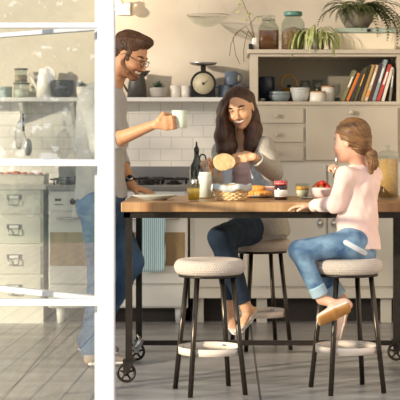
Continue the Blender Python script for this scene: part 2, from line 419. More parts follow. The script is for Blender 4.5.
def head(I,fr,smile=.5,child=False,fem=False,lid=.0):
    jw=.052 if not fem else .046
    if child: jw=.044
    I.u(fr.ell((-.012,0,.036),(.098,.077,.088)),.02)
    I.u(fr.ell((.028,0,-.022),(.062,.066,.085)),.03)
    I.u(fr.seg((.0,0,-.055),(.055,0,-.09),(jw,.03),(.026,.02)),.035)
    I.u(fr.ell((.072,0,-.098),(.017,.02,.015)),.02)
    I.u(fr.ell((.064,.036,-.036),(.026,.026,.024)),.02); I.u(fr.ell((.064,-.036,-.036),(.026,.026,.024)),.02)
    if not child:
        I.u(fr.seg((.084,.04,.017),(.088,.012,.014),.009,.008),.012); I.u(fr.seg((.084,-.04,.017),(.088,-.012,.014),.009,.008),.012)
    I.c(fr.ell((.1,.032,-.001),(.018,.018,.011)),.014); I.c(fr.ell((.1,-.032,-.001),(.018,.018,.011)),.014)
    for s in (1,-1):
        if lid: I.u(fr.ell((.0765,s*.032,.0045),(.0155,.0155,.008)),.003); I.u(fr.ell((.0765,s*.032,-.008),(.0145,.0145,.0065)),.003)
    nl=.112 if not child else .1
    I.u(fr.seg((.087,0,.006),(nl,0,-.036),.006,.0105),.012)
    I.u(fr.ell((nl-.01,.012,-.04),(.01,.007,.007)),.006); I.u(fr.ell((nl-.01,-.012,-.04),(.01,.007,.007)),.006)
    # mouth
    I.u(fr.ell((.079,0,-.066),(.02,.026,.018)),.015)
    g=.004*(smile>.3)
    for s in (1,-1): I.u(fr.seg((.099,0,-.057+g),(.083,s*(.029+2*g),-.056+.012*smile),.0045,.002),.004); I.u(fr.seg((.096,0,-.079-g),(.083,s*(.027+2*g),-.062+.009*smile),.006,.002),.004)
    if smile>.3: [I.c(fr.ell(c_,r_),.002) for c_,r_ in (((.1,0,-.069),(.018,.02,.0115)),((.095,.02,-.0635),(.019,.016,.0092)),((.095,-.02,-.0635),(.019,.016,.0092)))]
    for s in (1,-1):
        I.u(fr.ell((-.004,s*.078,-.004),(.017,.007,.03)),.008); I.c(fr.ell((-.0,s*.088,.0),(.009,.006,.016)),.004)
def head_parts(fr,person,smile=.5,child=False,look=(1,0,-.1)):
    for s in (1,-1):
        mb=MB(); c=fr.p(.0745,s*.032,-.001); r=.012*fr.sc
        mb.sphere(c,r,14,10); 
        d=fr.d(*look).normalized()
        e=c+d*r*.75; mb.sphere(e,r*.42,10,8,1)
        mb.build('eye',['eyew','iris'],person,person.location)
    if smile>.3:
        I=Imp(); [I.u(fr.ell(c_,r_),.004) for c_,r_ in (((.083,0,-.0665),(.0145,.02,.0075)),((.079,.018,-.062),(.0145,.015,.0062)),((.079,-.018,-.062),(.0145,.015,.0062)))]; imp_obj('teeth',I,'teeth',person,h=.0022)
def hand(I,wr,d,n,side,sc=1.0,curl=(.3,.4,.4,.4),thumb=(.5,.3),spread=.06,k=.006,wrist_r=.024):
    """wr wrist, d direction to fingers, n palm normal (out of the palm). side=+1: thumb on d x n side"""
    d=Vector(d).normalized(); n=Vector(n); n=(n-d*n.dot(d)).normalized(); t=d.cross(n)*side
    wr=Vector(wr)
    I.u(Seg(wr,wr+d*.055*sc,(.024*sc,.015*sc),(.036*sc,.0135*sc),t),.012)
    I.u(Seg(wr+d*.05*sc,wr+d*.085*sc,(.037*sc,.0135*sc),(.038*sc,.011*sc),t),.01)
    tips=[]
    for i,(off,ln) in enumerate(((.028,.078),(.0095,.088),(-.0095,.08),(-.028,.062))):
        b=wr+d*.082*sc+t*off*sc; a=curl[i]; dd=(d+t*spread*(1.5-i)).normalized(); p=b; r=.0092*sc
        for j,fr_ in enumerate((.45,.3,.25)):
            ang=a*(j+.6)*1.0
            e=dd*math.cos(ang)+n*math.sin(ang)
            q=p+e*ln*fr_*sc; I.u(Seg(p,q,r,r*.9),.0025 if j else k); p=q; r*=.92
        tips.append(p)
    b=wr+d*.02*sc+t*.022*sc
    p1=b+(t*.75+d*.65+n*thumb[1])*.036*sc; p2=p1+(t*(.55-thumb[0])+d*.8+n*(.3+thumb[0]))*.03*sc; p3=p2+(t*(.2-thumb[0])+d*.8+n*(.3+thumb[0]))*.026*sc
    I.u(Seg(b,p1,.015*sc,.0125*sc),.01); I.u(Seg(p1,p2,.0115*sc,.0105*sc),.003); I.u(Seg(p2,p3,.0105*sc,.0088*sc),.003)
    return tips,p3
def skin_paint(base,lips,fr,brow=None,stubble=None,blush=None):
    b=np.array(lin(base)); l=np.array(lin(lips))
    def f(V):
        q=fr.loc(V); col=np.tile(b,(len(V),1))
        def mixin(w,c): 
            nonlocal col
            col=col*(1-w[:,None])+np.array(c)*w[:,None]
        front=q[:,0]>.06
        if stubble is not None:
            w=np.clip((-.035-q[:,2]-.12*np.clip(.03-np.abs(q[:,0]-.03),0,1))/.02,0,1)*(q[:,2]>-.125)*np.clip((q[:,0]+.01)/.02,0,1)
            w*=1-np.clip(1-(np.abs(q[:,1])-.02)/.02,0,1)*np.clip((q[:,2]+.05)/.01,0,1)
            mixin(w*.6,lin(stubble))
        if blush: 
            w=np.exp(-(((q[:,0]-.075)/.03)**2+((np.abs(q[:,1])-.042)/.02)**2+((q[:,2]+.035)/.018)**2)); mixin(w*.4,lin(blush))
        lipc=-.067
        w=np.clip(1.25-(((q[:,1])/.03)**2+((q[:,2]-lipc)/.017)**2),0,1)*(q[:,0]>.078); w=np.clip(w*3,0,1); mixin(w*.6,l)
        if brow:
            w=np.clip(1.3-(((np.abs(q[:,1])-.034)/.019)**2+((q[:,2]-.021-.004*(1-((np.abs(q[:,1])-.034)/.02)**2))/.0055)**2),0,1)*(q[:,0]>.055); w=np.clip(w*2.5,0,1); mixin(w,lin(brow))
            w=np.clip(1.3-(((np.abs(q[:,1])-.032)/.017)**2+((q[:,2]-.006)/.0032)**2),0,1)*(q[:,0]>.055); mixin(np.clip(w*2,0,1)*.8,lin('2a1a12'))
        return col
    return f
def wob(amp,fr,seed=0):
    r=np.random.default_rng(seed); K=r.normal(size=(5,3))*fr; ph=r.uniform(0,6,5)
    def f(p):
        s=0
        for i in range(5): s=s+np.sin(p@K[i].astype(np.float32)+ph[i])
        return amp*s/5
    return f
# ================================================================== SETTING
YW=10.6; YF=10.0; YD=6.1
struct(MB().box(-4.2,2.2,YD-.05,YW,-.12,0).build('floor','floor'))
struct(MB().box(-4.2,2.2,YW,YW+.12,0,3.7).build('wall_back','wall'))
struct(MB().box(2.2,2.32,YD,YW+.12,0,3.7).build('wall_right','wall'))
struct(MB().box(-4.2,2.32,YD,YW+.12,3.6,3.75).build('ceiling','ceil'))
tl=struct(MB().box(-4.2,X(251,YF),YW-.012,YW,.85,Z(101,YW)).build('trim_tiles','tile'))
# deck outside, seen mirrored in the glass
struct(MB().box(-6,5,-6,YD-.05,-.14,-.02).build('ground_deck','deck'))
tag(MB().box(-30,30,-40,-6,-.2,-.1).build('garden_lawn','lawn'),'green lawn beyond the boarded deck outside','lawn')['kind']='structure'
# folding glazed doors
def leaf(name,label,p0,p1,z_list,zb,zt,paneM,stiles=(1,1),d=.05,w=.068,rb=.1):
    a=Vector((p0[0],p0[1],0)); b=Vector((p1[0],p1[1],0)); L=(b-a).length; ang=math.atan2(b.y-a.y,b.x-a.x)
    t=thing(name,label,'door',a,rotz=ang)
    t['kind']='structure'
    fr=MB()
    for i,x in enumerate((0,L-w)):
        if stiles[i]: fr.box(x,x+w,-d/2,d/2,zb,zt,.006)
    fr.box(w if stiles[0] else 0,L-w,-d/2,d/2,zb,zb+rb,.004); fr.box(w if stiles[0] else 0,L-w,-d/2,d/2,zt-.1,zt,.004)
    fr.build('door_frame','door',t)
    for z,h in z_list:
        MB().box(w if stiles[0] else 0,L-w+.002,-d/2+.004,d/2-.004,z-h/2,z+h/2,.004).build('glazing_bar','door',t)
    zs=[zb+rb]+[z for z,h in z_list]+[zt-.1]
    for i in range(len(zs)-1):
        MB().box(w*.5,L-w*.5,-.003,.003,zs[i]-.004,zs[i+1]+.004).build('glass_pane',paneM,t)
    return t
xr=X(115,YD); xl=xr-.78
zl=[(Z(302.3,YD),.027),(Z(162.8,YD),.026),(Z(25.6,YD),.021)]
leaf('door_1','white glazed door leaf standing open nearest to the camera, flat to it',(xl,YD),(xr,YD),zl,.02,2.35,'pane')
xa=X(113,YD); yb=YD+.05
th=math.atan2(.42,.43)
pb=(xa-1.1*math.cos(th),yb+1.1*math.sin(th))
leaf('door_2','white glazed door leaf folded back at an angle behind the front leaf',pb,(xa-.02,yb+.035),[(z,h*.9) for z,h in zl],.004,2.35,'pane2',rb=.025)
# ------------------------------------------------------------------ table
TY0,TY1=7.56,8.42; TX0,TX1=X(121,TY0),1.0; TZ=.9
t=thing('dining_table','high oak topped dining table on a black wheeled steel frame','table',((TX0+TX1)/2,(TY0+TY1)/2,0)); L0=t.location.copy()
def W(mb,n,m,par=None,base=None): return mb.build(n,m,par,base)
W(MB().box(TX0,TX1,TY0,TY1,.851,.9,.004),'tabletop','oak',t,L0)
ap=MB(); ap.box(TX0+.012,TX1-.012,TY0+.02,TY0+.05,.82,.85); ap.box(TX0+.012,TX1-.012,TY1-.05,TY1-.02,.82,.85); ap.box(TX0+.012,TX0+.045,TY0+.02,TY1-.02,.82,.85); ap.box(TX1-.045,TX1-.012,TY0+.02,TY1-.02,.82,.85)
W(ap,'under_frame','darksteel',t,L0)
px0=X(129,TY0+.035)-.0; pyf=TY0+.035; pyr=TY1-.05; px1=X(397.3,pyr)
posts=[(px0,pyf,-1),(X(139,pyr),pyr,-1),(px1,pyr,1),(px1,pyf,1)]
for i,(x,y,s) in enumerate(posts):
    W(MB().box(x-.0165-(.006 if i==2 else 0),x+.0165+(.006 if i==2 else 0),y-.0165,y+.0165,.11,.822),'leg','darksteel',t,L0)
    # caster: plate, fork and spoked wheel
    cx=x-.012; cy=y-.03 if i in(0,3) else y-.05; r=.05
    fk=MB(); fk.box(x-.03,x+.03,y-.03,y+.03,.105,.113); 
    for q in (-1,1):
        fk.prism([(x-.028,.107),(x+.028,.107),(cx+.012,.045),(cx-.012,.045)],cy+q*.019-.002,cy+q*.019+.002)
    fk.cyl((cx,cy-.024,.05),(cx,cy+.024,.05),.007)
    f=W(fk,'caster_fork','steel' if i==1 else 'darksteel',t,L0)
    wh=MB(); ring=[(cx+math.cos(a)*.0425,cy,.05+math.sin(a)*.0425) for a in [2*PI*k/28 for k in range(28)]]
    wh.tube(ring,.0075,8,closed=True)
    wh.cyl((cx,cy-.012,.05),(cx,cy+.012,.05),.015)
    for k in range(5):
        a=2*PI*k/5+.3; wh.tube([(cx,cy,.05),(cx+math.cos(a)*.04,cy,.05+math.sin(a)*.04)],.006,6)
    W(wh,'wheel','darksteel',t,L0)
    if i==1: W(MB().tube([(x-.005,y-.04,.14),(x+.012,y-.06,.12),(x-.012,y-.09,.075)],.009,8),'brake_lever','cap',t,L0)
zs=.092
W(MB().box(X(139,pyr),px1,pyr-.012,pyr+.012,zs-.013,zs+.013),'stretcher','darksteel',t,L0)
W(MB().box(px1-.012,px1+.012,pyf,pyr,zs-.013,zs+.013),'stretcher','darksteel',t,L0)
# ------------------------------------------------------------------ stools
def seat_mesh():
    R=.172; prof=[]
    hz=.074
    mb=MB(); vs=[];fs=[]
    pts=[]
    for i in range(34): pts.append(((R-.034)*i/34,hz))          # top, centre out
    for i in range(41):
        a=PI/2-PI*i/40; pts.append((R-.034+.034*math.cos(a)*1.0,hz/2+math.sin(a)*hz/2))
    for i in range(8): pts.append(((R-.034)*(1-i/7.0),0))
    NS=420; k=len(pts)
    # stitches: a dimple between every pair of neighbouring knots, rows offset by half a stitch
    al=0; lens=[0]
    for j in range(1,k): lens.append(lens[-1]+math.dist(pts[j],pts[j-1]))
    for i in range(NS):
        a=2*PI*i/NS
        for j,(r,z) in enumerate(pts):
            row=lens[j]/.0125; ph=PI*(int(row)%2); n_=max(8,int(round(2*PI*max(r,.02)/.0125/6))*6) if j<34 else 84
            d=.0042*(math.sin(a*n_/1.0+ph)*.5-.5)*abs(math.sin(PI*row))
            if j>=k-9 or r<.02: d=0
            ax_=min(1,max(0,(r-(R-.034))/.034)) if j>33 else 0
            nr=ax_; nz=(1-ax_**2)**.5*(1 if z>hz/2 else -1)
            vs.append(((r+d*nr)*math.cos(a),(r+d*nr)*math.sin(a),z+d*nz))
    for i in range(NS):
        q=(i+1)%NS
        for j in range(k-1): fs.append((i*k+j,q*k+j,q*k+j+1,i*k+j+1))
    mb.add(vs,fs,True); return mb
SH=.639
st=thing('bar_stool','round cream crochet topped stool at front left, empty, nobody on it','stool',(-.073,7.30,0),'stools around the high table',rotz=0)
s=seat_mesh().build('seat','seat',st); s.location=(0,0,SH-.074)
MB().lathe([(0,0),(.15,0),(.15,.012),(0,.012)],(0,0,SH-.084),40).build('seat_plate','darksteel',st)
for k in range(4):
    a=math.radians(62+90*k); 
    MB().cyl((.125*math.cos(a),.125*math.sin(a),SH-.08),(.192*math.cos(a),.192*math.sin(a),0.0),.0125,.0125,16).build('leg','stoolleg',st)
rp=[]; MBr=MB(); rz=.187; Ri=.149
MBr.lathe([(Ri,rz),(Ri+.003,rz),(Ri+.003,rz+.034),(Ri,rz+.034)],(0,0,0),64,close=False); 
v=MBr.v; k=4; n=64
MBr.add(v[:],[(i*4+3,((i+1)%n)*4+3,((i+1)%n)*4,i*4) for i in range(n)],True)
rg=MBr.build('footrest_ring','ring',st)
for k in range(4):
    a=math.radians(62+90*k)
    for q in (-1,1):
        c=Vector((Ri*math.cos(a+q*.04),Ri*math.sin(a+q*.04),rz+.02)); d=Vector((math.cos(a),math.sin(a),0))
        MB().cyl(c-d*.004,c+d*.009,.005,.005,8).build('bolt','cap',rg)
dup(st,(.590,7.345,0),'round cream crochet topped stool at front right, under the girl')
dup(st,(X(261,8.85),8.85,0),'round cream crochet topped stool behind the table, under the woman')
# ------------------------------------------------------------------ wall shelf
zsf=Z(97.3,10.38)
sh=thing('wall_shelf','long white painted shelf on the wall above the tiles','shelf',(-1.6,YW-.11,zsf-.03)); L0=sh.location.copy()
W(MB().box(-4.1,X(250,10.38),10.38,YW,zsf-.028,zsf,.003),'shelf_board','white',sh,L0)
for px in (21,72,230):
    x=X(px,10.45); W(MB().prism([(0,0)],0,0) if 0 else MB().add([(x-.012,YW,zsf-.028),(x-.012,10.42,zsf-.028),(x-.012,10.42,zsf-.045),(x-.012,YW,zsf-.19),(x+.012,YW,zsf-.028),(x+.012,10.42,zsf-.028),(x+.012,10.42,zsf-.045),(x+.012,YW,zsf-.19)],[(0,1,2,3),(4,5,6,7),(0,1,5,4),(1,2,6,5),(2,3,7,6),(3,0,4,7)]),'shelf_bracket','white',sh,L0)
# ------------------------------------------------------------------ base units left
def fx(a): return X(a,YF)
def fz(a): return Z(a,YF)
CT=fz(185)
# drawer cabinets (steel filing style)
def handle_cup(parent,x,z,L0):
    h=MB(); 
    h.tube([(x-.033,YF-.012,z+.03),(x-.033,YF-.028,z+.005),(x-.03,YF-.034,z-.025),(x+.03,YF-.034,z-.025),(x+.033,YF-.028,z+.005),(x+.033,YF-.012,z+.03)],.0045,8)
    h.box(x-.045,x+.045,YF-.016,YF-.01,z+.012,z+.045,.002)
    h.build('handle','cap',parent,L0)
def drawer_unit(xa,xb,label):
    t=thing('drawer_cabinet',label,'cabinet',((xa+xb)/2,YF+.3,0),'cream drawer cabinets'); L0=t.location.copy()
    W(MB().box(xa,xb,YF,YW-.02,.13,CT-.03),'carcass','drawer',t,L0)
    W(MB().box(xa+.0,xb-.0,YF+.02,YW-.05,0,.13),'plinth','drawer',t,L0)
    for a,b in ((187,214),(217,243.5),(246.5,274),(277,303.5)):
        d=W(MB().box(xa+.012,xb-.012,YF-.012,YF+.002,fz(b),fz(a),.005),'drawer','drawer',t,L0)
        d2=d; zc=(fz(a)+fz(b))/2
        h=MB(); x=xa+.13 if xb-xa<.5 else (xa+xb)/2
        x=xb-.012-(fx(43)-fx(16))
        h.tube([(x-.035,YF-.012,zc+.02),(x-.035,YF-.03,zc),(x-.03,YF-.034,zc-.028),(x+.03,YF-.034,zc-.028),(x+.035,YF-.03,zc),(x+.035,YF-.012,zc+.02)],.0045,8)
        h.box(x-.05,x+.05,YF-.017,YF-.01,zc+.008,zc+.04,.002)
        h.build('handle','steel',d,L0)
        l=MB().box(x-.03,x+.03,YF-.019,YF-.016,zc+.014,zc+.033).build('label_card','label',d,L0)
drawer_unit(fx(-18),fx(43),'cream four drawer cabinet left of the cooker')
drawer_unit(fx(-80),fx(-19),'cream four drawer cabinet at the far left end')
tag(MB().box(fx(-82),fx(46.5),YF-.03,YW-.012,CT-.03,CT,.004).build('worktop','counter'),'pale worktop above the cream drawers at the left','worktop')
# range cooker
xa,xb=fx(48.5),fx(188)
t=thing('range_cooker','wide white range cooker with two oven doors and steel hob','cooker',((xa+xb)/2,YF+.3,0)); L0=t.location.copy()
W(MB().box(xa,xb,YF,YW-.02,fz(308),fz(189),.004),'body','enamel',t,L0)
W(MB().box(xa-.003,xb+.003,YF-.025,YW-.012,fz(190.5),fz(185.5),.004),'hob_top','steel',t,L0)
W(MB().box(xa,xb,YW-.04,YW-.012,fz(186),fz(186)+.12,.003),'backsplash','steel',t,L0)
W(MB().box(xa+.02,xb-.02,YF-.012,YF+.002,fz(210.5),fz(191.5),.003),'control_panel','enamel',t,L0)
xm=fx(118)
for a,b in ((xa,xm),(xm,xb)):
    d=W(MB().box(a+.006,b-.006,YF-.022,YF+.002,fz(283.5),fz(213),.006),'oven_door','enamel',t,L0)
    W(MB().box(a+.012 if a==xa else a+.075,b-.07 if a==xa else b-.02,YF-.0255,YF-.02,fz(265.5),fz(232),.002),'oven_window','ovenrefl',d,L0)
    hx0,hx1=a+.06,b-.06
    hb=MB().tube([(hx0,YF-.02,fz(218)),(hx0,YF-.055,fz(218)),(hx1,YF-.055,fz(218)),(hx1,YF-.02,fz(218))],.008,10); W(hb,'door_handle','steel',d,L0)
    W(MB().box(a+.006,b-.006,YF-.016,YF+.002,fz(306.5),fz(286),.005),'lower_drawer','enamel',t,L0)
for i in range(6):
    x=fx(73+i*19) ; kn=MB(); kn.cyl((x,YF-.012,fz(201.5)),(x,YF-.04,fz(201.5)),.021,.017,20); kn.box(x-.003,x+.003,YF-.044,YF-.038,fz(201.5)-.014,fz(201.5)+.014); W(kn,'control_knob','darksteel',t,L0)
W(MB().box(xa+.02,xb-.02,YF+.12,YF+.14,0,fz(308)),'plinth','dark',t,L0)  # dark board added under the cooker, its colour stands in for recess shade
W(MB().box(fx(55),fx(61.5),YF-.014,YF-.011,fz(201),fz(198.5)).box(fx(54.5),fx(63.5),YF-.014,YF-.011,fz(205),fz(204)),'control_display','dark',t,L0)
for x in (fx(60),fx(179)):
    for y in (YF+.05,YF+.45): W(MB().cyl((x,y,0),(x,y,fz(308)),.025,.03,16),'foot','enamel',t,L0)
zh=fz(185.5)
for (x,y) in ((fx(65),YF+.17),(fx(65),YF+.42),(fx(99),YF+.3),(fx(145),YF+.17),(fx(148),YF+.42),(fx(173),YF+.25)):
    b=MB(); b.lathe([(0,.002),(.055,.002),(.055,.012),(.03,.016),(.03,.026),(0,.028)],(x,y,zh),24); bb=W(b,'burner','darksteel',t,L0)
    g=MB()
    for k in range(4):
        a=PI/4+PI/2*k; c,s_=math.cos(a),math.sin(a); g.tube([(x+.115*c,y+.115*s_,zh+.002),(x+.115*c,y+.115*s_,zh+.04),(x+.02*c,y+.02*s_,zh+.043)],.006,6)
    g.tube([(x+.115*math.cos(a),y+.115*math.sin(a),zh+.036) for a in [2*PI*q/24 for q in range(24)]],.005,6,closed=True)
    W(g,'pan_support','black',t,L0)
# towels
def towel(name,label,x0,x1,z0,z1,m,group):
    mb=MB(); n=36; vs=[];fs=[]; rows=14
    yb0=YF-.058
    for side in (0,1):
        for j in range(rows+1):
            f=j/rows; z=z1+(z0-z1)*f
            if side: z=z1+(z0+.05-z1)*f
            for i in range(n+1):
                x=x0+(x1-x0)*i/n; ww=.001*math.sin(i*.9)*(.3+f)+.002*math.sin(i*.3+1)
                y=yb0+(-.016 if not side else .014)+ww*(1 if not side else .4)
                vs.append((x+(.004*math.sin(j*.8)),y,z))
    q=(rows+1)*(n+1)
    for sd in (0,1):
        for j in range(rows):
            for i in range(n):
                a=sd*q+j*(n+1)+i; fs.append((a,a+1,a+n+2,a+n+1))
    for i in range(n): fs.append((i,i+1,q+i+1,q+i))
    mb.add(vs,fs,True); o=mb.build(name,m,None,((x0+x1)/2,YF-.06,z1)); o.location=((x0+x1)/2,YF-.06,z1)
    so=o.modifiers.new('s','SOLIDIFY'); so.thickness=.003
    tag(o,label,'towel'); return o
towel('tea_towel','blue and white striped tea towel hanging from the oven handle',fx(140.5),fx(165.5),fz(271),fz(218)+.011,'towel',None)
# cream units right of the cooker, under the counter
def unit(xa,xb,label,doors,zt,zb=fz(290)):
    t=thing('base_cabinet',label,'cabinet',((xa+xb)/2,YF+.3,0),'cream base cabinets'); L0=t.location.copy()
    W(MB().box(xa,xb,YF,YW-.02,fz(298),zt),'carcass','cream',t,L0)
    W(MB().box(xa,xb,YF-.02,YF+.01,fz(298),fz(289),.003),'bottom_rail','cream',t,L0)
    for a,b,kx in doors:
        d=W(MB().box(a+.004,b-.004,YF-.018,YF+.002,fz(287),zt-.012,.004),'door','cream',t,L0)
        if kx is not None:
            kb=MB(); kb.lathe([(0,0),(.013,0),(.012,.006),(.007,.009),(.0,.01)],(0,0,0),16)
            kb.v=[(kx+v[0],YF-.018-v[2],fz(223)+v[1]) for v in kb.v]; W(kb,'knob','cap',d,L0)
            rr=[(kx+math.cos(q)*.019,YF-.02,fz(223)+math.sin(q)*.026) for q in [2*PI*i/20 for i in range(20)]]
            W(MB().tube(rr,.003,6,closed=True),'keyhole_plate','steel',d,L0)
    W(MB().box(xa,xb,YF+.15,YF+.17,0,fz(298)),'plinth','dark',t,L0)  # added dark board, paints in the shade below the cabinet
    for x in (xa+.06,xb-.06): W(MB().box(x-.03,x+.03,YF+.05,YF+.11,0,fz(298),.004),'foot','cream',t,L0)
unit(fx(190),fx(250),'cream base cabinet between the cooker and the dresser',[(fx(194),fx(248),None)],CT-.03)
tag(MB().box(fx(189.5),fx(250),YF-.03,YW-.012,CT-.03,CT,.004).build('worktop','counter'),'pale worktop between the cooker and the tall dresser','worktop')
# ------------------------------------------------------------------ dresser (hutch)
xa,xb=fx(250.5),fx(404); yt=YW-.02
HT=fz(49.5)
t=thing('kitchen_dresser','tall beige painted dresser with open shelf, drawers and doors','dresser',((xa+xb)/2,YF+.3,0)); L0=t.location.copy()
ca=MB(); th=.02; zi0=fz(101.5); zi1=fz(56.5); xi0,xi1=fx(258),fx(397)
ca.box(xa,xi0,YF,yt,fz(163),HT-.02); ca.box(xi1,xb,YF,yt,fz(163),HT-.02); ca.box(xi0,xi1,YF,yt,fz(163),zi0); ca.box(xi0,xi1,YF,yt,zi1,HT-.02)
W(ca,'carcass','hutch',t,L0)
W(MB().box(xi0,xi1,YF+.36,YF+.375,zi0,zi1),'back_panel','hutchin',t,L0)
W(MB().box(xa-.02,xb+.02,YF-.02,yt,HT-.028,HT,.006),'top_board','hutch',t,L0)
W(MB().box(xa-.004,xb+.01,YF-.014,YF+.004,fz(105),zi0,.003),'shelf_edge','hutch',t,L0)
for a,b in ((108.3,123.3),(127,142.4),(145.6,161.2)):
    d=W(MB().box(fx(259),fx(303.6),YF-.014,YF+.002,fz(b),fz(a),.005),'drawer','hutch',t,L0)
    kb=MB(); kb.lathe([(0,0),(.005,0),(.005,.012),(.013,.018),(.014,.026),(.008,.033),(0,.034)],(0,0,0),16); kx=fx(277)
    kb.v=[(kx+v[0],YF-.012-v[2],(fz(a)+fz(b))/2+v[1]) for v in kb.v]; W(kb,'knob','hutch',d,L0)
d=W(MB().box(fx(306),fx(398),YF-.014,YF+.002,fz(160.5),fz(107.5),.005),'flap_door','hutch',t,L0)
kb=MB(); kb.lathe([(0,0),(.006,0),(.006,.014),(.016,.02),(.017,.03),(.01,.038),(0,.039)],(0,0,0),16)
kb.v=[(fx(351)+v[0],YF-.012-v[2],fz(112.5)+v[1]) for v in kb.v]; W(kb,'knob','hutch',d,L0)
W(MB().box(xa,xb,YF,yt,fz(298),fz(163)),'lower_carcass','cream',t,L0)
W(MB().box(xa,xb,YF-.02,YF+.01,fz(298),fz(289),.003),'bottom_rail','cream',t,L0)
for a,b,kx in ((253,326,320),(328,402,334)):
    d=W(MB().box(fx(a),fx(b),YF-.018,YF+.002,fz(286.5),fz(165),.005),'door','cream',t,L0)
    kb=MB(); kb.lathe([(0,0),(.012,0),(.011,.01),(.0,.012)],(0,0,0),16); kb.v=[(fx(kx)+v[0],YF-.018-v[2],fz(223)+v[1]*1.4) for v in kb.v]; W(kb,'door_catch','cap',d,L0)
    W(MB().tube([(fx(kx)+math.cos(q)*.018,YF-.02,fz(223)+math.sin(q)*.028) for q in [2*PI*i/20 for i in range(20)]],.004,6,closed=True),'catch_plate','steel',d,L0)
W(MB().box(xa,xb,YF+.15,YF+.17,0,fz(298)),'plinth','dark',t,L0)  # dark board added below the dresser in place of recess shade
for x in (fx(262),fx(387)): W(MB().box(x-.035,x+.035,YF+.04,YF+.1,0,fz(298),.004),'foot','cream',t,L0)
# ================================================================== OBJECTS
def lathe_thing(name,label,cat,m,prof,loc,n=36,group=None,sx=1,sy=1):
    o=MB().lathe(prof,(0,0,0),n,sx=sx,sy=sy).build(name,m); return tag(o,label,cat,group,loc)
def lpart(name,m,prof,par,c=(0,0,0),n=36,sx=1,sy=1): return MB().lathe(prof,c,n,sx=sx,sy=sy).build(name,m,par)
def bowlp(r,h,rb,th=.004):   # closed shell
    o=[(rb,0)]+[(rb+(r-rb)*math.sin(PI/2*i/8),h*(1-math.cos(PI/2*i/8))) for i in range(1,9)]
    i_=[(max(p[0]-th,0),p[1]+th if k<8 else p[1]) for k,p in reversed(list(enumerate(o)))]
    return [(0,0)]+o+i_+[(0,th)]
def jarp(r,h,th=.003): return [(0,0),(r,0),(r,h),(r-th,h),(r-th,th),(0,th)]
ST=HT+.0005
# ---- on the table
def onT(px,Y,z=.9): return (X(px,Y),Y,z+.0006)
t=thing('dinner_plate','wide pale grey plate at the left end of the table','plate',onT(154.5,7.82))
lpart('plate_body','plate',[(0,0),(.055,0),(.06,.004),(.115,.022),(.117,.026),(.113,.027),(.06,.010),(0,.008)],t,n=48)
lpart('foot_ring','plate',[(.05,-.0),(.056,-.0),(.056,.004),(.05,.004)],t)
# juice glass
t=thing('juice_glass','tumbler of orange juice in front of the milk bottle','glass',onT(193.5,7.70))
lpart('tumbler','glass',[(0,0),(.029,0),(.034,.088),(.032,.088),(.0275,.006),(0,.006)],t)
lpart('juice','juice',[(0,.0065),(.0272,.0065),(.0308,.064),(0,.064)],t)
# shaker
t=thing('glass_shaker','small clear glass shaker with silver top behind the juice','shaker',onT(194,8.0))
lpart('body','glass',jarp(.018,.055),t); lpart('cap','cap',[(0,.055),(.0165,.055),(.0155,.098),(.012,.104),(0,.105)],t)
# milk bottle
t=thing('milk_bottle','clear glass bottle filled with white milk beside the basket','bottle',onT(205,8.02))
lpart('glass_body','glass',[(0,0),(.037,0),(.039,.01),(.039,.115),(.032,.145),(.021,.165),(.021,.188),(.024,.192),(.024,.2),(.021,.2),(.018,.19),(.018,.166),(.029,.143),(.0365,.114),(.0365,.006),(0,.006)],t)
lpart('milk','milk',[(0,.007),(.0362,.007),(.0362,.114),(.03,.14),(0,.141)],t)
# oil bottle
t=thing('oil_bottle','dark green glass oil bottle with black pourer and loop handle','bottle',onT(196.5,8.34))
lpart('glass_body','bottleg',[(0,0),(.036,0),(.038,.01),(.038,.14),(.034,.17),(.02,.195),(.014,.215),(.013,.245),(.015,.247),(.015,.255),(0,.256)],t)
lpart('pourer','black',[(0,.25),(.014,.25),(.014,.262),(.006,.275),(.004,.3),(0,.301)],t)
MB().tube([(.016+.022*(1-math.cos(a))*.8,0,.208-.022*math.sin(a)*1.0+.0) for a in [2*PI*i/20 for i in range(20)]],.0045,8,closed=True).build('loop_handle','bottleg',t)
# bread basket
t=thing('bread_basket','round woven straw basket lined with a blue grey cloth','basket',onT(231,7.82))
mb=MB()
for k in range(7):
    z=.006+k*.0095; r=.073+.019*(k/6)**.8; pts=[]
    for i in range(120):
        a=2*PI*i/120; rr=r+.0042*math.sin(a*15+PI*(k%2)); pts.append((rr*math.cos(a),rr*math.sin(a),z+.0015*math.sin(a*15)))
    mb.tube(pts,.0052,6,closed=True)
for i in range(30):
    a=2*PI*i/30; mb.tube([((.068+.022*f)*math.cos(a),(.068+.022*f)*math.sin(a),.003+.064*f) for f in (0,.5,1)],.003,5)
mb.lathe([(0,0),(.072,0),(.072,.006),(0,.006)]); mb.build('woven_body','wicker',t)
mb=MB(); vs=[];fs=[];n=64
for j in range(9):
    f=j/8
    for i in range(n):
        a=2*PI*i/n; w=math.sin(a*5+1)*.006+math.sin(a*9)*.003
        if f<.5: r=.07+.02*(f/.5); z=.02+.06*(f/.5)
        else: r=.09+.012*math.sin((f-.5)*PI)+.002; z=.08-.03*(f-.5)*2+.012*math.sin((f-.5)*2*PI)
        vs.append(((r+w*f)*math.cos(a),(r+w*f)*math.sin(a),z+w*f))
for j in range(8):
    for i in range(n): fs.append((j*n+i,j*n+(i+1)%n,(j+1)*n+(i+1)%n,(j+1)*n+i))
mb.add(vs,fs,True); o=mb.build('cloth_lining','cloth',t); q=o.modifiers.new('s','SOLIDIFY'); q.thickness=.002
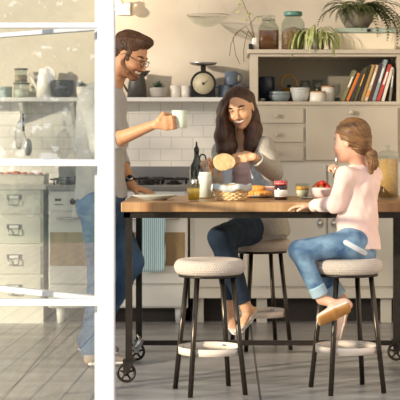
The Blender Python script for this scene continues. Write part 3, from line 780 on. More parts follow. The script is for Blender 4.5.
for i,(dx,dy,rz,lab) in enumerate(((-.035,-.01,.3,'bread roll at the left inside the basket'),(.03,.02,1.2,'bread roll at the right inside the basket'),(0,-.045,2,'bread roll at the front inside the basket'))):
    I=Imp(); I.u(Ell((0,0,0),(.038,.028,.024))); I.noise=wob(.002,60,i); o=imp_obj('bread_roll',I,'bread',None,h=.004)
    tag(o,lab,'bread','rolls in the basket',(t.location.x+dx,t.location.y+dy,t.location.z+.062)); o.rotation_euler=(0,0,rz)
# plates right of basket
t=lathe_thing('side_plate','blue grey plate with pastries right of the basket','plate','slate',[(0,0),(.05,0),(.095,.01),(.098,.014),(.094,.015),(.05,.006),(0,.005)],onT(258,8.16),48)
lathe_thing('side_plate','blue grey plate half hidden behind the bread basket','plate','slate',[(0,0),(.05,0),(.095,.012),(.098,.017),(.094,.018),(.05,.006),(0,.005)],onT(224,8.17),48)
lathe_thing('serving_bowl','wide pink bowl standing behind the pastries','bowl','pinkbowl',bowlp(.085,.055,.035),onT(263,8.30),48,sx=1,sy=.85)
def croissant(loc,rz,lab,L=.05):
    I=Imp(); pts=[];n=9
    for i in range(n):
        a=-1.2+2.4*i/(n-1); pts.append((L*math.sin(a),L*.5*math.cos(a),0))
    for i in range(n-1): 
        r=.018*math.cos((i-3.5)/4.6*1.1); I.u(Ell(((pts[i][0]+pts[i+1][0])/2,(pts[i][1]+pts[i+1][1])/2,0),(r*.95,r*.95,r)),.003)
    o=imp_obj('pastry',I,'pastry',None,h=.0028); tag(o,lab,'pastry','pastries on the plate',loc); o.rotation_euler=(0,0,rz)
b=onT(256,8.12)
croissant((b[0]-.035,b[1]-.01,.9+.024),2.9,'curved golden pastry at the left of the plate')
croissant((b[0]+.03,b[1]-.015,.9+.024),3.4,'curved golden pastry at the right of the plate')
croissant((b[0]+.0,b[1]+.0,.9+.052),3.05,'curved golden pastry lying on top of the others')
# jam jar
t=thing('jam_jar','dark jam jar with red checked lid and white label','jar',onT(281,7.86))
lpart('glass_body','jam',[(0,0),(.031,0),(.034,.004),(.034,.07),(.030,.078),(0,.078)],t)
M['gingham']=brickmat('gingham','b8323a','e8cfc8','b8323a',.009,.009,.0022,plane='xz',rough=.6,offset=0,bumpd=0)
lpart('lid','gingham',[(0,.078),(.0335,.078),(.0345,.08),(.0345,.096),(.033,.099),(0,.099)],t)
def wraplabel(r,a0,a1,z0,z1,m,par,name,th=.0006):
    mb=MB(); n=24; vs=[];fs=[]
    for i in range(n+1):
        a=a0+(a1-a0)*i/n
        for rr in (r,r+th):
            for z in (z0,z1): vs.append((rr*math.cos(a),rr*math.sin(a),z))
    for i in range(n):
        b=i*4; c=b+4; fs+= [(b+2,c+2,c+3,b+3),(b,c,c+1,b+1),(b,c,c+2,b+2),(b+1,c+1,c+3,b+3)]
    mb.add(vs,fs,True); return mb.build(name,m,par)
lb=wraplabel(.0341,-PI*.92,-PI*.08,.016,.052,'label',t,'label')
for k,(z,w) in enumerate(((.042,.55),(.036,.35),(.030,.45),(.024,.3))):
    wraplabel(.0348,-PI/2-w,-PI/2+w,z-.0013,z+.0013,'ink',t,'print_line',.0002)
# butter glass
t=thing('preserve_jar','small glass pot of cream and yellow curd','jar',onT(302.5,8.18))
lpart('glass_body','glass',[(0,0),(.03,0),(.037,.03),(.037,.075),(.035,.075),(.035,.03),(.029,.004),(0,.004)],t)
lpart('cream_layer','cream2',[(0,.0045),(.0288,.0045),(.0348,.03),(.0348,.04),(0,.04)],t)
lpart('yellow_layer','butter',[(0,.0405),(.0347,.0405),(.0347,.06),(0,.06)],t)
lathe_thing('saucer','tiny pale blue saucer in front of the curd pot','saucer','cloth',[(0,0),(.028,0),(.042,.006),(.041,.008),(.028,.003),(0,.003)],onT(307.5,7.98),32)
# strawberries bowl
t=lathe_thing('fruit_bowl','pale pink bowl filled with red strawberries','bowl','palepink',bowlp(.058,.056,.028),onT(321.5,8.12),40)
bl=t.location.copy()
def berry_mesh():
    mb=MB(); mb.lathe([(0,-.02),(.006,-.017),(.013,-.006),(.0155,.004),(.012,.012),(0,.015)],n=16); return mb
bs=None; spots=[(-.03,-.02,.055),(0,-.03,.058),(.03,-.02,.056),(-.015,0,.072),(.02,.003,.07),(.004,-.018,.08),(-.032,.015,.058),(.032,.02,.058),(0,.03,.06)]
labs=['at the left of the heap','at the front of the heap','at the right of the heap','second highest in the heap, left','second highest in the heap, right','topmost of the heap','at the rear left of the heap','at the rear right of the heap','at the rear of the heap']
for i,(dx,dy,dz) in enumerate(spots):
    if bs is None:
        r=thing('strawberry','red strawberry '+labs[i],'strawberry',group='strawberries in the pink bowl'); berry_mesh().build('berry','berry',r)
        g=MB()
        for k in range(5):
            a=2*PI*k/5; g.add([(0,0,.0145),(.008*math.cos(a-.35),.008*math.sin(a-.35),.0165),(.0135*math.cos(a),.0135*math.sin(a),.013),(.008*math.cos(a+.35),.008*math.sin(a+.35),.0165)],[(0,1,2,3)])
        g.build('calyx','leafg',r); bs=r
    else: r=dup(bs,(0,0,0),'red strawberry '+labs[i])
    r.location=bl+Vector((dx,dy,dz)); r.rotation_euler=(random.uniform(-1.9,1.9),random.uniform(-.9,.9),random.uniform(0,6))
# cereal jar
t=thing('cereal_jar','tall glass jar full of cereal flakes with knobbed lid','jar',onT(388,7.9))
lpart('glass_body','glass',[(0,0),(.054,0),(.056,.005),(.056,.22),(.053,.228),(.051,.228),(.053,.22),(.053,.006),(0,.006)],t,n=48)
lpart('cereal','cereal',[(0,.007),(.0525,.007),(.0525,.207),(.03,.212),(0,.213)],t,n=48)
lpart('glass_lid','glass',[(0,.229),(.057,.229),(.057,.235),(.05,.245),(.025,.255),(.008,.258),(.007,.264),(.013,.27),(.014,.276),(.009,.284),(0,.285)],t,n=48)
# ---- shelf objects
YS=10.49
def onS(px,Y=YS): return (X(px,Y),Y,zsf+.0006)
lathe_thing('storage_tin','pale ribbed tin with dark rim at the far left of the shelf','tin','tinlid',[(0,0),(.055,0),(.055,.065),(.057,.066),(.057,.076),(0,.077)],onS(4))
def preserve(px,z0,h,r,lab,m):
    t=thing('storage_jar',lab,'jar',(X(px,YS),YS,zsf+z0+.0006)); lpart('glass_body','glass',jarp(r,h),t); lpart('contents',m,[(0,.004),(r-.0035,.004),(r-.0035,h*.6),(0,h*.62)],t)
    lpart('lid','anth',[(0,h),(r+.003,h),(r+.003,h+.01),(0,h+.011)],t)
preserve(21.5,0,.093,.055,'lower glass jar of white flour beneath another jar','ceramicw')
preserve(21,.105,.087,.045,'upper glass jar of brown beans stacked on another jar','ground')
# pitcher
t=thing('enamel_pitcher','tall cream watering pitcher with a long thin spout','pitcher',onS(44.5))
lpart('body','ceramicw',[(0,0),(.056,0),(.053,.09),(.04,.17),(.034,.2),(.031,.2),(.037,.17),(.05,.09),(.052,.004),(0,.004)],t)
MB().tube([(-.045,0,.055),(-.075,0,.105),(-.105,0,.165)],[.014,.01,.007],10).build('spout','ceramicw',t)
MB().tube([(-.02,0,.19),(.02,0,.215),(.06,0,.19),(.075,0,.12),(.05,0,.06)],.005,8).build('handle','ceramicw',t)
# stacked black bowls
for k,lab in enumerate(('lowest','middle','topmost')):
    lathe_thing('black_bowl','black bowl, %s of the stack on the shelf'%lab,'bowl','bowlblack',bowlp(.082-.0*k,.075,.03,.005),(X(62.5,YS),YS,zsf+.0006+k*.022),40,'black bowls on the shelf')
# plant pot behind man
def succulent(loc,lab,m,r=.05,h=.07,n=26,potm='ceramicw',potr=.035,poth=.05,bowl=False):
    t=thing('potted_plant',lab,'plant',loc)
    lpart('pot',potm,bowlp(potr,poth,potr*.55) if bowl else [(0,0),(potr*.8,0),(potr,poth),(potr-.004,poth),(potr*.8-.004,.004),(0,.004)],t)
    mb=MB()
    for k in range(n):
        a=k*2.4; e=.25+1.2*(k/n); L=r*random.uniform(.8,1.1)
        d=Vector((math.cos(a)*math.cos(e),math.sin(a)*math.cos(e),math.sin(e))); b=Vector((0,0,poth*.8)); s=d.cross(Vector((0,0,1))).normalized()*.0065; up=s.cross(d).normalized()*.003
        b0=b+d*.01
        mb.add([b0-s,b0+s,b+d*L*.5-s,b+d*L*.5+s,b+d*L,b+d*L*.4-up*1.5,b0-up,b+d*L*.45+up],[(0,2,7),(2,4,7),(4,3,7),(3,1,7),(1,0,7),(0,6,5,2),(6,1,3,5),(2,5,4),(5,3,4)])
    mb.build('leaves',m,t); return t
succulent(onS(82,10.47),'small leafy plant in a white pot beside the black bowls','succ',.06,n=20,potr=.042,poth=.075)
succulent(onS(158.5,10.47),'spiky dark green succulent in a pale bowl on the shelf','succ',.068,n=34,potm='concrete',potr=.062,poth=.068,bowl=True)
# dark jug
t=thing('water_jug','dark grey jug on the shelf behind the man','jug',onS(137))
lpart('body','anth',[(0,0),(.068,0),(.062,.09),(.05,.15),(.052,.185),(.048,.185),(.046,.15),(.058,.09),(.063,.004),(0,.004)],t)
MB().add([(.04,-.02,.15),(.04,.02,.15),(.04,-.028,.185),(.04,.028,.185),(.092,0,.187),(.06,0,.145)],[(0,1,5),(0,5,4,2),(1,3,4,5),(2,4,3),(0,2,3,1)]).build('spout','anth',t)
MB().tube([(-.045,0,.17),(-.09,0,.16),(-.1,0,.1),(-.062,0,.04)],.008,8).build('handle','anth',t)
lathe_thing('beaker','white handleless beaker, left of two beside the scale','cup','ceramicw',[(0,0),(.03,0),(.036,.01),(.037,.082),(.034,.082),(.033,.01),(0,.005)],onS(175.3),32,'white beakers')
lathe_thing('beaker','white handleless beaker, right of two beside the scale','cup','ceramicw',[(0,0),(.03,0),(.036,.01),(.037,.082),(.034,.082),(.033,.01),(0,.005)],onS(186.3),32,'white beakers')
# kitchen scale
sx=203.3; t=thing('kitchen_scale','old black kitchen scale with round dial and metal pan','scale',onS(sx,10.46)); rd=.083; zc=.094
mb=MB(); mb.cyl((0,-.045,zc),(0,.045,zc),rd,rd,48); mb.prism([(-.085,0),(.085,0),(.078,.09),(-.078,.09)],-.045,.045); mb.tube([(math.cos(a)*rd*.97,-.045,zc+math.sin(a)*rd*.97) for a in [2*PI*i/48 for i in range(48)]],.008,8,closed=True)
mb.box(-.018,.018,-.02,.02,.17,.215,.003); mb.build('housing','black',t)
d=MB().cyl((0,-.0462,zc),(0,-.05,zc),.072,.072,48).build('dial','dial',t)
MB().add([(-.004,-.0512,zc-.004),(.004,-.0512,zc-.006),(.045,-.0512,zc+.035),(-.004,-.0524,zc-.004),(.004,-.0524,zc-.006),(.045,-.0524,zc+.035)],[(0,1,2),(3,4,5),(0,1,4,3),(1,2,5,4),(2,0,3,5)]).cyl((0,-.05,zc),(0,-.056,zc),.009).build('needle','black',d)
mk=MB()
for k in range(40):
    a=2*PI*k/40; r0=.06 if k%5 else .054
    mk.add([(math.cos(a-.012)*r0,-.0504,zc+math.sin(a-.012)*r0),(math.cos(a+.012)*r0,-.0504,zc+math.sin(a+.012)*r0),(math.cos(a+.012)*.067,-.0504,zc+math.sin(a+.012)*.067),(math.cos(a-.012)*.067,-.0504,zc+math.sin(a-.012)*.067)],[(0,1,2,3)])
mk.build('dial_marks','ink',d)
lpart('pan','steel',[(0,.215),(.04,.216),(.085,.226),(.1,.24),(.098,.241),(.083,.229),(.04,.219),(0,.218)],t,n=40)
# mugs
def mug(loc,lab,m,r=.04,h=.088,hd=1,group=None):
    t=thing('mug',lab,'mug',loc,group); lpart('cup',m,[(0,0),(r-.003,0),(r,.004),(r,h),(r-.004,h),(r-.004,.006),(0,.005)],t)
    MB().tube([(hd*(r-.003),0,h*.82),(hd*(r+.022),0,h*.8),(hd*(r+.03),0,h*.5),(hd*(r+.02),0,h*.22),(hd*(r-.003),0,h*.18)],.005,8).build('handle',m,t); return t
mug((X(231,10.5),10.5,zsf+.0896),'blue striped mug stacked on top of the others','mugblue',.046,.092,group='blue striped mugs')
mug(onS(225,10.5),'blue striped mug in the lower row, beside the scale','mugblue',.046,.088,-1,group='blue striped mugs')
mug(onS(239.5,10.5),'blue striped mug in the lower row, nearest the dresser','mugblue',.046,.088,group='blue striped mugs')
# ---- left worktop: tray with tomatoes
tz=CT+.0006; Yt=10.2
t=thing('roasting_tray','white enamel tray of tomatoes on the left worktop','tray',(X(18,Yt),Yt,tz)); 
x0,x1=-.26,X(46.5,Yt)-X(18,Yt); hz=.065
mb=MB(); mb.box(x0,x1,-.13,.13,0,.006); 
for a in (-.13,.126): mb.box(x0,x1,a,a+.004,.005,hz)
mb.box(x0,x0+.004,-.13,.13,.005,hz); mb.box(x1-.004,x1,-.13,.13,.005,hz)
mb.tube([(x0,-.132,hz),(x1,-.132,hz),(x1,.132,hz),(x0,.132,hz)],.005,6,closed=True); mb.build('tray_body','tray',t)
k=0
for r_,dy in enumerate((-.085,-.02,.05)):
    for i in range(9):
        x=x0+.035+i*.052+.01*(r_%2)
        if x>x1-.03: continue
        o=MB().lathe([(0,.004),(.01,0),(.024,.008),(.03,.024),(.024,.042),(.01,.048),(0,.045)],n=18).build('tomato','tomato'); k+=1
        tag(o,'orange red tomato in the %s row of the tray'%('front','middle','rear')[r_],'tomato','tomatoes in the tray %s row'%('front','middle','rear')[r_],(t.location.x+x,t.location.y+dy,tz+.008+(.016 if r_==1 else 0)+.012)); o.scale=(random.uniform(.85,1.1),)*3
# hanging utensils on shelf bracket
hk=P(23,118,10.34)
t=thing('skimmer','metal ladle with black handle hanging below the shelf','utensil',hk)
MB().tube([(0,0,.03),(.004,0,-.09)],[.007,.008],8).build('handle','black',t)
MB().tube([(0,.0,.03),(0,0,.05),(0,.03,.06)],.0025,6).build('hook','steel',t)
I=MB(); I.tube([(.004,0,-.09),(.02,0,-.14)],.003,6); I.sphere((.035,.0,-.2),(.028,.012,.06),20,12); I.build('blade','steel',t)
t=thing('wire_whisk','thin wire whisk hanging beside the ladle','utensil',P(20.5,120,10.38))
mb=MB(); mb.tube([(0,0,.06),(0,0,.0)],.004,6)
for k in range(6):
    a=PI*k/6; pts=[(math.sin(q)*.03*math.cos(a)-.012*math.sin(q/2),math.sin(q)*.03*math.sin(a),-.0-.2*(1-math.cos(q))/2) for q in [2*PI*i/24 for i in range(24)]]
    mb.tube(pts,.0012,4,closed=True)
mb.build('wires','steel',t)
# ---- dresser top
YT=10.18
def onD(px,Y=YT): return (X(px,Y),Y,ST)
t=thing('clip_top_jar','square clip top jar of amber preserves on the dresser','jar',onD(268.5))
def sq(r,pts,par,name,m):  # rounded square lathe
    mb=MB(); n=40; vs=[];fs=[];k=len(pts)
    for i in range(n):
        a=2*PI*i/n+PI/4
        for (q,z,e) in pts:
            c=(abs(math.cos(a))**e+abs(math.sin(a))**e)**(-1/e); vs.append((q*c*math.cos(a),q*c*math.sin(a),z))
    for i in range(n):
        j=(i+1)%n
        for q in range(k-1): fs.append((i*k+q,j*k+q,j*k+q+1,i*k+q+1))
    mb.add(vs,fs,True); return mb.build(name,m,par)
sq(0,[(0,0,4),(.066,0,5),(.07,.006,5),(.07,.15,5),(.055,.185,3),(.046,.2,2),(.046,.215,2),(.043,.215,2),(.043,.2,2),(.052,.183,3),(.067,.148,5),(.067,.008,5),(0,.006,5)],t,'glass_body','glass')
sq(0,[(0,.009,4),(.066,.009,5),(.066,.135,5),(0,.136,5)],t,'contents','amber')
lpart('lid','glass',[(0,.216),(.05,.216),(.05,.232),(.046,.238),(0,.239)],t)
MB().tube([(.048*math.cos(a),.048*math.sin(a),.208) for a in [2*PI*i/24 for i in range(24)]],.002,5,closed=True).tube([(-.012,-.05,.208),(-.012,-.06,.185),(.012,-.06,.185),(.012,-.05,.208)],.002,5).tube([(-.014,-.052,.215),(-.01,-.054,.236),(.01,-.054,.236),(.014,-.052,.215)],.002,5).build('wire_clip','steel',t)
t=thing('screw_top_jar','large glass jar of pasta with teal screw lid','jar',onD(293))
sq(0,[(0,0,4),(.074,0,4),(.079,.006,4),(.079,.185,4),(.066,.21,3),(.056,.222,2),(.056,.235,2),(.053,.235,2),(.053,.222,2),(.063,.208,3),(.076,.184,4),(.076,.008,4),(0,.006,4)],t,'glass_body','glass')
sq(0,[(0,.009,4),(.075,.009,4),(.075,.11,4),(.05,.15,3),(0,.165,3)],t,'contents','pasta')
lpart('lid','teal',[(0,.236),(.062,.236),(.063,.24),(.063,.258),(.06,.263),(0,.264)],t)
t=thing('bud_vase','small white vase holding thin leafy twigs','vase',onD(255,10.12))
lpart('vase_body','ceramicw',[(0,0),(.02,0),(.02,.07),(.015,.085),(.012,.085),(.016,.07),(.016,.004),(0,.004)],t)
tw=MB(); lf=MB()
def V3(px,py,Y): return P(px,py,Y)-t.location
for pts in ([(255,40,10.12),(252,25,10.1),(248,14,10.1),(243,2,10.1),(241,-8,10.1)],[(255,40,10.12),(246,26,10.1),(236,33,10.08),(231,44,10.05),(229.5,56,10.05)],[(255,40,10.12),(248,31,10.08),(245,42,10.05),(243.5,52,10.05),(244,62,10.05)],[(255,40,10.12),(250,24,10.12),(256,17,10.12),(262,16,10.12)],[(255,40,10.12),(240,30,10.1),(233,38,10.08),(236,56,10.06),(240,64,10.06)]):
    q=[V3(*p) for p in pts]; s=[]
    for i in range(len(q)-1):
        for f in (0,.33,.66): s.append(q[i].lerp(q[i+1],f))
    s.append(q[-1]); tw.tube(s,.0022,5)
def leafq(mb,b,d,L,w,up=Vector((0,-.4,1))):
    d=Vector(d).normalized(); s=d.cross(up).normalized()*w; n=s.cross(d).normalized()*w*.3
    m=b+d*L*.5
    mb.add([b,m-s,b+d*L,m+s,m+n],[(0,1,4),(1,2,4),(2,3,4),(3,0,4)])
for (px,py) in ((242,3),(245,9),(240,10),(246,17),(243,19),(249,17),(253,17),(258,17),(241,-2),(250,13)):
    leafq(lf,V3(px,py,10.1),(random.uniform(-1,1),-.3,random.uniform(-.6,.8)),.038,.011)
tw.build('twigs','twig',t); lf.build('leaves','leaf',t)
tag(MB().box(-.012,.012,-.03,.03,0,.042,.002).build('wall_plug','black'),'small black plug at the left edge of the dresser top','plug',None,(X(250.5,10.1),10.1,ST))
# spider plant
t=thing('spider_plant','spider plant with arching green leaves hanging over the dresser edge','plant',onD(316,10.09))
lpart('pot','pot',[(0,0),(.05,0),(.062,.075),(.058,.075),(.047,.004),(0,.004)],t)
lv=MB(); random.seed(11)
for k in range(95):
    a=random.uniform(0,2*PI); L=random.uniform(.16,.33); ex=random.uniform(.55,1.05)
    dirv=Vector((math.cos(a),-abs(math.sin(a))*.9-.15 if k%4 else math.sin(a)*.4,0)).normalized()
    if k%3==0: dirv=Vector((random.choice((-1,-1,1))*.9,-.5,0)).normalized()
    pts=[];p=Vector((0,0,.07)); el=1.25*ex
    n=9
    for i in range(n+1):
        pts.append(p.copy()); p=p+(dirv*math.cos(el)+Vector((0,0,1))*math.sin(el))*L/n; el-=.36
        if el<-1.45: el=-1.45
    vs=[];fs=[]
    for i,q in enumerate(pts):
        w=.0058*math.sin(PI*(.12+.88*(1-i/n))**.7) if i<n else .0006
        s=dirv.cross(Vector((0,0,1)))*w; vs+= [q-s,q+Vector((0,0,-.002)),q+s]
    for i in range(n): fs+= [(i*3,i*3+1,i*3+4,i*3+3),(i*3+1,i*3+2,i*3+5,i*3+4)]
    lv.add(vs,fs,True)
lv.build('leaves','leaf',t)
# bread tin
xa,xb=X(334.5,10.15),X(395,10.15)
t=thing('bread_tin','long cream enamel bread tin with pale teal lid','tin',((xa+xb)/2,10.2,ST)); w=(xb-xa)/2
MB().box(-w,w,-.11,.11,0,.115,.012).build('tin_body','tin',t)
MB().box(-w-.003,w+.003,-.113,.113,.116,.15,.008).build('lid','tinlid',t)
MB().box(-.012+.02,.012+.02,-.122,-.112,.122,.142,.003).build('clasp','black',t)
# fern
ft=thing('potted_fern','bushy dark fern in a round stone pot on the bread tin','plant',(X(357,10.2),10.2,ST+.1508))
lpart('pot','pot',[(0,0),(.07,0),(.105,.05),(.118,.1),(.12,.125),(.113,.125),(.1,.055),(.066,.006),(0,.006)],ft,n=40)
lpart('soil','twig',[(0,.105),(.11,.105),(.11,.112),(0,.114)],ft)
fm=MB(); random.seed(5)
fronds=[(a_,random.uniform(.16,.26),random.uniform(.5,1.2)) for a_ in [random.uniform(0,2*PI) for _ in range(46)]]
fronds+= [(-.25,.36,.5),(-.5,.4,.4),(-.1,.38,.55),(-.8,.36,.3),(-.35,.3,.2),(-1.1,.34,.3),(-.6,.3,.5),(PI+.2,.26,.7),(PI-.1,.3,.6),(-2.2,.2,.3),(-.15,.42,.75),(-.3,.44,.7),(-.7,.42,.6),(-.9,.4,.7),(-.5,.46,.75),(-.6,.34,.2),(-.4,.3,.6),(-1.2,.3,.6),(-1.5,.26,.3),(-1.8,.26,.5),(-.05,.36,.3),(-.2,.4,.2)]
for a,L,el in fronds:
    dv=Vector((math.cos(a),math.sin(a),0)); p=Vector((0,0,.115))+dv*.04; n=16; e=el; sd=dv.cross(Vector((0,0,1)))
    for i in range(n):
        d=dv*math.cos(e)+Vector((0,0,1))*math.sin(e); q=p+d*L/n
        fm.tube([p,q],.0012,3)
        wl=.034*math.sin(PI*min(1,(i+1.5)/n*.9+.1))+.006
        for s in (-1,1): leafq(fm,q,sd*s+d*.5+Vector((0,0,-.15)),wl,.0085)
        p=q; e-=.135
fm.build('fronds','fern',ft)
# ---- dresser shelf
zi=zi0+.0006
def onI(px,Y): return (X(px,Y),Y,zi)
lathe_thing('storage_canister','tall dark navy canister at the left of the open shelf','canister','navy',[(0,0),(.053,0),(.053,.165),(.05,.17),(0,.17)],onI(266.7,10.2))
lathe_thing('small_dish','tiny glass dish in front of the navy canister','dish','steel',bowlp(.022,.02,.01),onI(262,10.06),24)
for k,lab in enumerate(('lower','upper')): lathe_thing('grey_bowl','blue grey bowl, %s of the pair on the open shelf'%lab,'bowl','bluebowl',bowlp(.072-.003*k,.045,.035),(X(279.5,10.12),10.12,zi+k*.023),40,'blue grey bowls')
t=thing('tea_kettle','round brass kettle with arched handle behind the bowls','kettle',onI(289,10.26))
lpart('body','gold',[(0,0),(.05,0),(.066,.03),(.06,.07),(.035,.095),(.02,.1),(0,.101)],t)
lpart('lid_knob','black',[(0,.1),(.012,.1),(.014,.118),(0,.12)],t)
MB().tube([(math.cos(a)*.056,0,.1+math.sin(a)*.09) for a in [PI*i/18 for i in range(19)]],.006,8).build('handle','gold',t)
MB().tube([(.055,0,.05),(.085,0,.075),(.1,0,.105)],[.014,.009,.007],10).build('spout','gold',t)
for k,lab in enumerate(('lowest','middle','topmost')): lathe_thing('striped_bowl','blue striped white bowl, %s of the stack'%lab,'bowl','striped',bowlp(.062+.002*k,.06,.032),(X(300,10.12),10.12,zi+k*.017),40,'striped bowls')
def canister(px,r,h,lab,kn):
    t=thing('lidded_canister',lab,'canister',onI(px,10.12)); lpart('body','ceramicw',[(0,0),(r-.002,0),(r,.004),(r,h),(0,h)],t); lpart('lid','woodlid',[(0,h),(r+.001,h),(r+.001,h+.008),(0,h+.009)],t)
    if kn: lpart('knob','steel',[(0,h+.009),(.006,h+.009),(.01,h+.022),(0,h+.028)],t)
canister(317,.053,.062,'short white canister with wooden lid and small knob',True)
t2=onI(328,10.2)
t=thing('lidded_canister','taller white canister with plain wooden lid','canister',t2); lpart('body','ceramicw',[(0,0),(.043,0),(.045,.004),(.045,.1),(0,.1)],t); lpart('lid','woodlid',[(0,.1),(.046,.1),(.046,.109),(0,.11)],t)
for px,h,lab in ((305,.15,'stemmed glass at the back, behind the striped bowls'),(318,.155,'stemmed glass at the back, behind the short canister')):
    t=lathe_thing('drinking_glass',lab,'glass','glass',[(0,0),(.035,0),(.035,.003),(.005,.01),(.005,.06),(.03,.08),(.038,.11),(.036,h),(.034,h),(.036,.11),(.028,.083),(0,.066)],onI(px,10.29),28,'glasses on the open shelf')
books=[(343.2,355.5,71,4.2,'7c7a5b','olive green'),(347.6,359.5,73.5,3.8,'c97436','orange'),(351.5,363.5,71,3.6,'3c3a3c','charcoal'),(355,367,68,3.2,'57522a','dark olive with yellow edge'),(358.6,369.8,65.5,3.4,'2c2b2c','black'),(362.2,374,65,3.6,'a98a55','tan'),(366,378.3,65.5,3.8,'ccb79b','cream with orange foot'),(370,381.3,64,3.8,'4b3236','dark maroon'),(374,386.5,60,3.9,'8b9ba0','pale grey blue'),(378.3,390.5,65,4.4,'b5443c','red'),(383,392.6,67.5,3.6,'d8d2c6','off white'),(390,393.6,69,2.4,'8d857b','thin grey')]
for i,(bx,tx,ty,wd,c,nm) in enumerate(books):
    Yb=10.02; A=P(bx-wd*.5,101.3,Yb); B=P(tx-wd*.5,ty,Yb); d=(B-A); d.y=0; h=d.length; ang=math.atan2(d.x,d.z)
    M['bk%d'%i]=mat('book_cover_%d'%i,c,.6,bump=.05); 
    wth=wd*Yb/F*math.cos(ang)*.92
    t=thing('book',nm+' book leaning in the row on the open shelf','book',(A.x,Yb,zi+wth*math.sin(ang)*0+.0),'books on the open shelf'); t.rotation_euler=(0,ang,0); dp=.16+.02*(i%3)
    mb=MB(); mb.box(0,wth,0,.003,0,h,.001); mb.box(0,.002,0,dp,0,h); mb.box(wth-.002,wth,0,dp,0,h); mb.build('cover','bk%d'%i,t)
    MB().box(.0021,wth-.0021,.0031,dp-.004,.003,h-.003).build('pages','label',t)
    if i in (0,3,6,8,9,11): MB().box(wth*.3,wth*.7,-.0006,0.0005,h*.45,h*.8).build('spine_title','label' if i!=3 else 'butter',t)
    if i==6: MB().box(0.0005,wth-.0005,-.0008,0.0005,h*.12,h*.3).build('spine_band','pastry',t)
    t.location.z=zi+ (wth*math.sin(ang))
# ---- wall lamp and pendant
t=thing('wall_lamp','small wall lamp with a glowing bulb above the man','lamp',P(122,8,YW)); 
L0=t.location
mb=MB(); mb.box(-.035,.06,-.02,0,-.05,.04,.004); mb.build('back_plate','white',t)
MB().tube([(0,-.02,.03),(0,-.09,.07),(-.03,-.12,.07)],.006,8).build('arm','gold',t)
MB().lathe([(0,.08),(.016,.08),(.018,.045),(0,.045)],(-.03,-.12,0)).build('bulb_holder','gold',t)
b=MB(); b.sphere((-.03,-.12,.012),(.036,.036,.04),20,14); b.build('bulb','bulb',t)
t=thing('glass_pendant','faint clear glass pendant bowl high against the wall','lamp',P(207.5,17,YW-.25))
lpart('glass_bowl','pane2',[(0,-.072),(.03,-.068),(.09,-.045),(.13,-.01),(.145,.012),(.143,.013),(.128,-.008),(.089,-.042),(.03,-.065),(0,-.069)],t,n=48)
MB().tube([(.144*math.cos(a),.144*math.sin(a),.013) for a in [2*PI*i/40 for i in range(40)]],.003,6,closed=True).build('rim','hutch',t)
for k in range(3):
    a=2*PI*k/3; MB().tube([(.14*math.cos(a),.14*math.sin(a),.013),(0,0,.3)],.0012,4).build('chain','wall',t)
MB().tube([(0,0,.3),(0,0,3.6-t.location.z)],.003,6).build('cord','wall',t)
# ================================================================== PEOPLE
def shoe(T,m,sm,L=.27,flat=False,W=.1,canvas=False):
    """returns upper Imp, sole Imp; frame origin heel-bottom, x toe"""
    U=Imp(); S=Imp(); w=W/2; h=.06 if not flat else .04
    U.u(T.seg((.035,0,.038),(L*.45,0,.036),(w*.72,.032),(w*.85,.03),u=(0,1,0)),.02)
    U.u(T.seg((L*.45,0,.034),(L*.84,0,.024),(w*.88,.026),(w*.8,.016),u=(0,1,0)),.02)
    if not flat: U.u(T.seg((.05,0,.05),(.1,0,.055),(w*.62,.035),(w*.6,.03),u=(0,1,0)),.02)
    S.u(T.seg((.035,0,.008),(L*.5,0,.008),(w*.8,.012),(w*.85,.012),u=(0,1,0)),.01); S.u(T.seg((L*.5,0,.008),(L*.87,0,.008),(w*.9,.012),(w*.75,.011),u=(0,1,0)),.01)
    return U,S
def foot(I,T,L,sc=1):
    I.u(T.seg((.05,0,.045),(L*.7,0,.026),(.028*sc,.026*sc),(.036*sc,.013*sc),u=(0,1,0)),.02); I.u(T.ell((.03,0,.03),(.028*sc,.026*sc,.026*sc)),.02)
# ---------------------------------------------------------------- MAN
man=thing('person','man in grey jersey and jeans with glasses, standing, holding a mug','person',(X(92,8.2),8.2,0))
B=Imp()
fwd=Vector((.94,-.34,0)); up=Vector((0,0,1)); pit=math.radians(25)
hf=(fwd*math.cos(pit)-up*math.sin(pit)); hu=(up*math.cos(pit)+fwd*math.sin(pit))
mh=Frame(P(129.5,55.5,8.17),hf,hu,.98)
head(B,mh,.8,lid=1)
neck=P(109.5,88,8.22)
B.u(Seg(neck,mh.p(-.035,0,-.055),(.064,.064),(.058,.056)),.03)
side=Vector((.26,.97,0))
pel=P(101,196,8.22)
chm=P(102,135,8.24); chu=P(102,105,8.24)
B.u([Seg(pel,P(100,165,8.23),(.145,.105),(.14,.105),side),Seg(P(100,165,8.23),chm,(.14,.105),(.165,.12),side),Seg(chm,chu,(.165,.12),(.15,.11),side)],.04)
shR=P(94,101,8.04); elR=P(101,146,7.93); wrR=P(155,124.5,7.84)
shL=P(110,101,8.40); elL=P(115,152,8.52); wrL=P(132,186.5,8.33)
B.u(Seg(chu,neck,(.12,.09),(.055,.055),side),.04)
for s,e,w in ((shR,elR,wrR),(shL,elL,wrL)):
    B.u(Seg(chu,s,(.085,.085),.062),.05); B.u(Seg(s,e,.054,.044),.02); B.u(Seg(e,e.lerp(w,.3),.044,.044),.015); B.u(Seg(e.lerp(w,.3),w,(.044,.04),(.029,.023)),.015)
hipR=P(98,205,8.12); knR=P(102,274,8.10); anR=P(93,351,8.12)
hipL=P(103,205,8.32); knL=P(130,262,8.24); anL=P(88,341,8.42)
for h_,k_,a_ in ((hipR,knR,anR),(hipL,knL,anL)):
    B.u(Seg(pel,h_,.09,.085),.04); B.u(Seg(h_,k_,.08,.055),.02); B.u(Seg(k_,a_,.052,.036),.02)
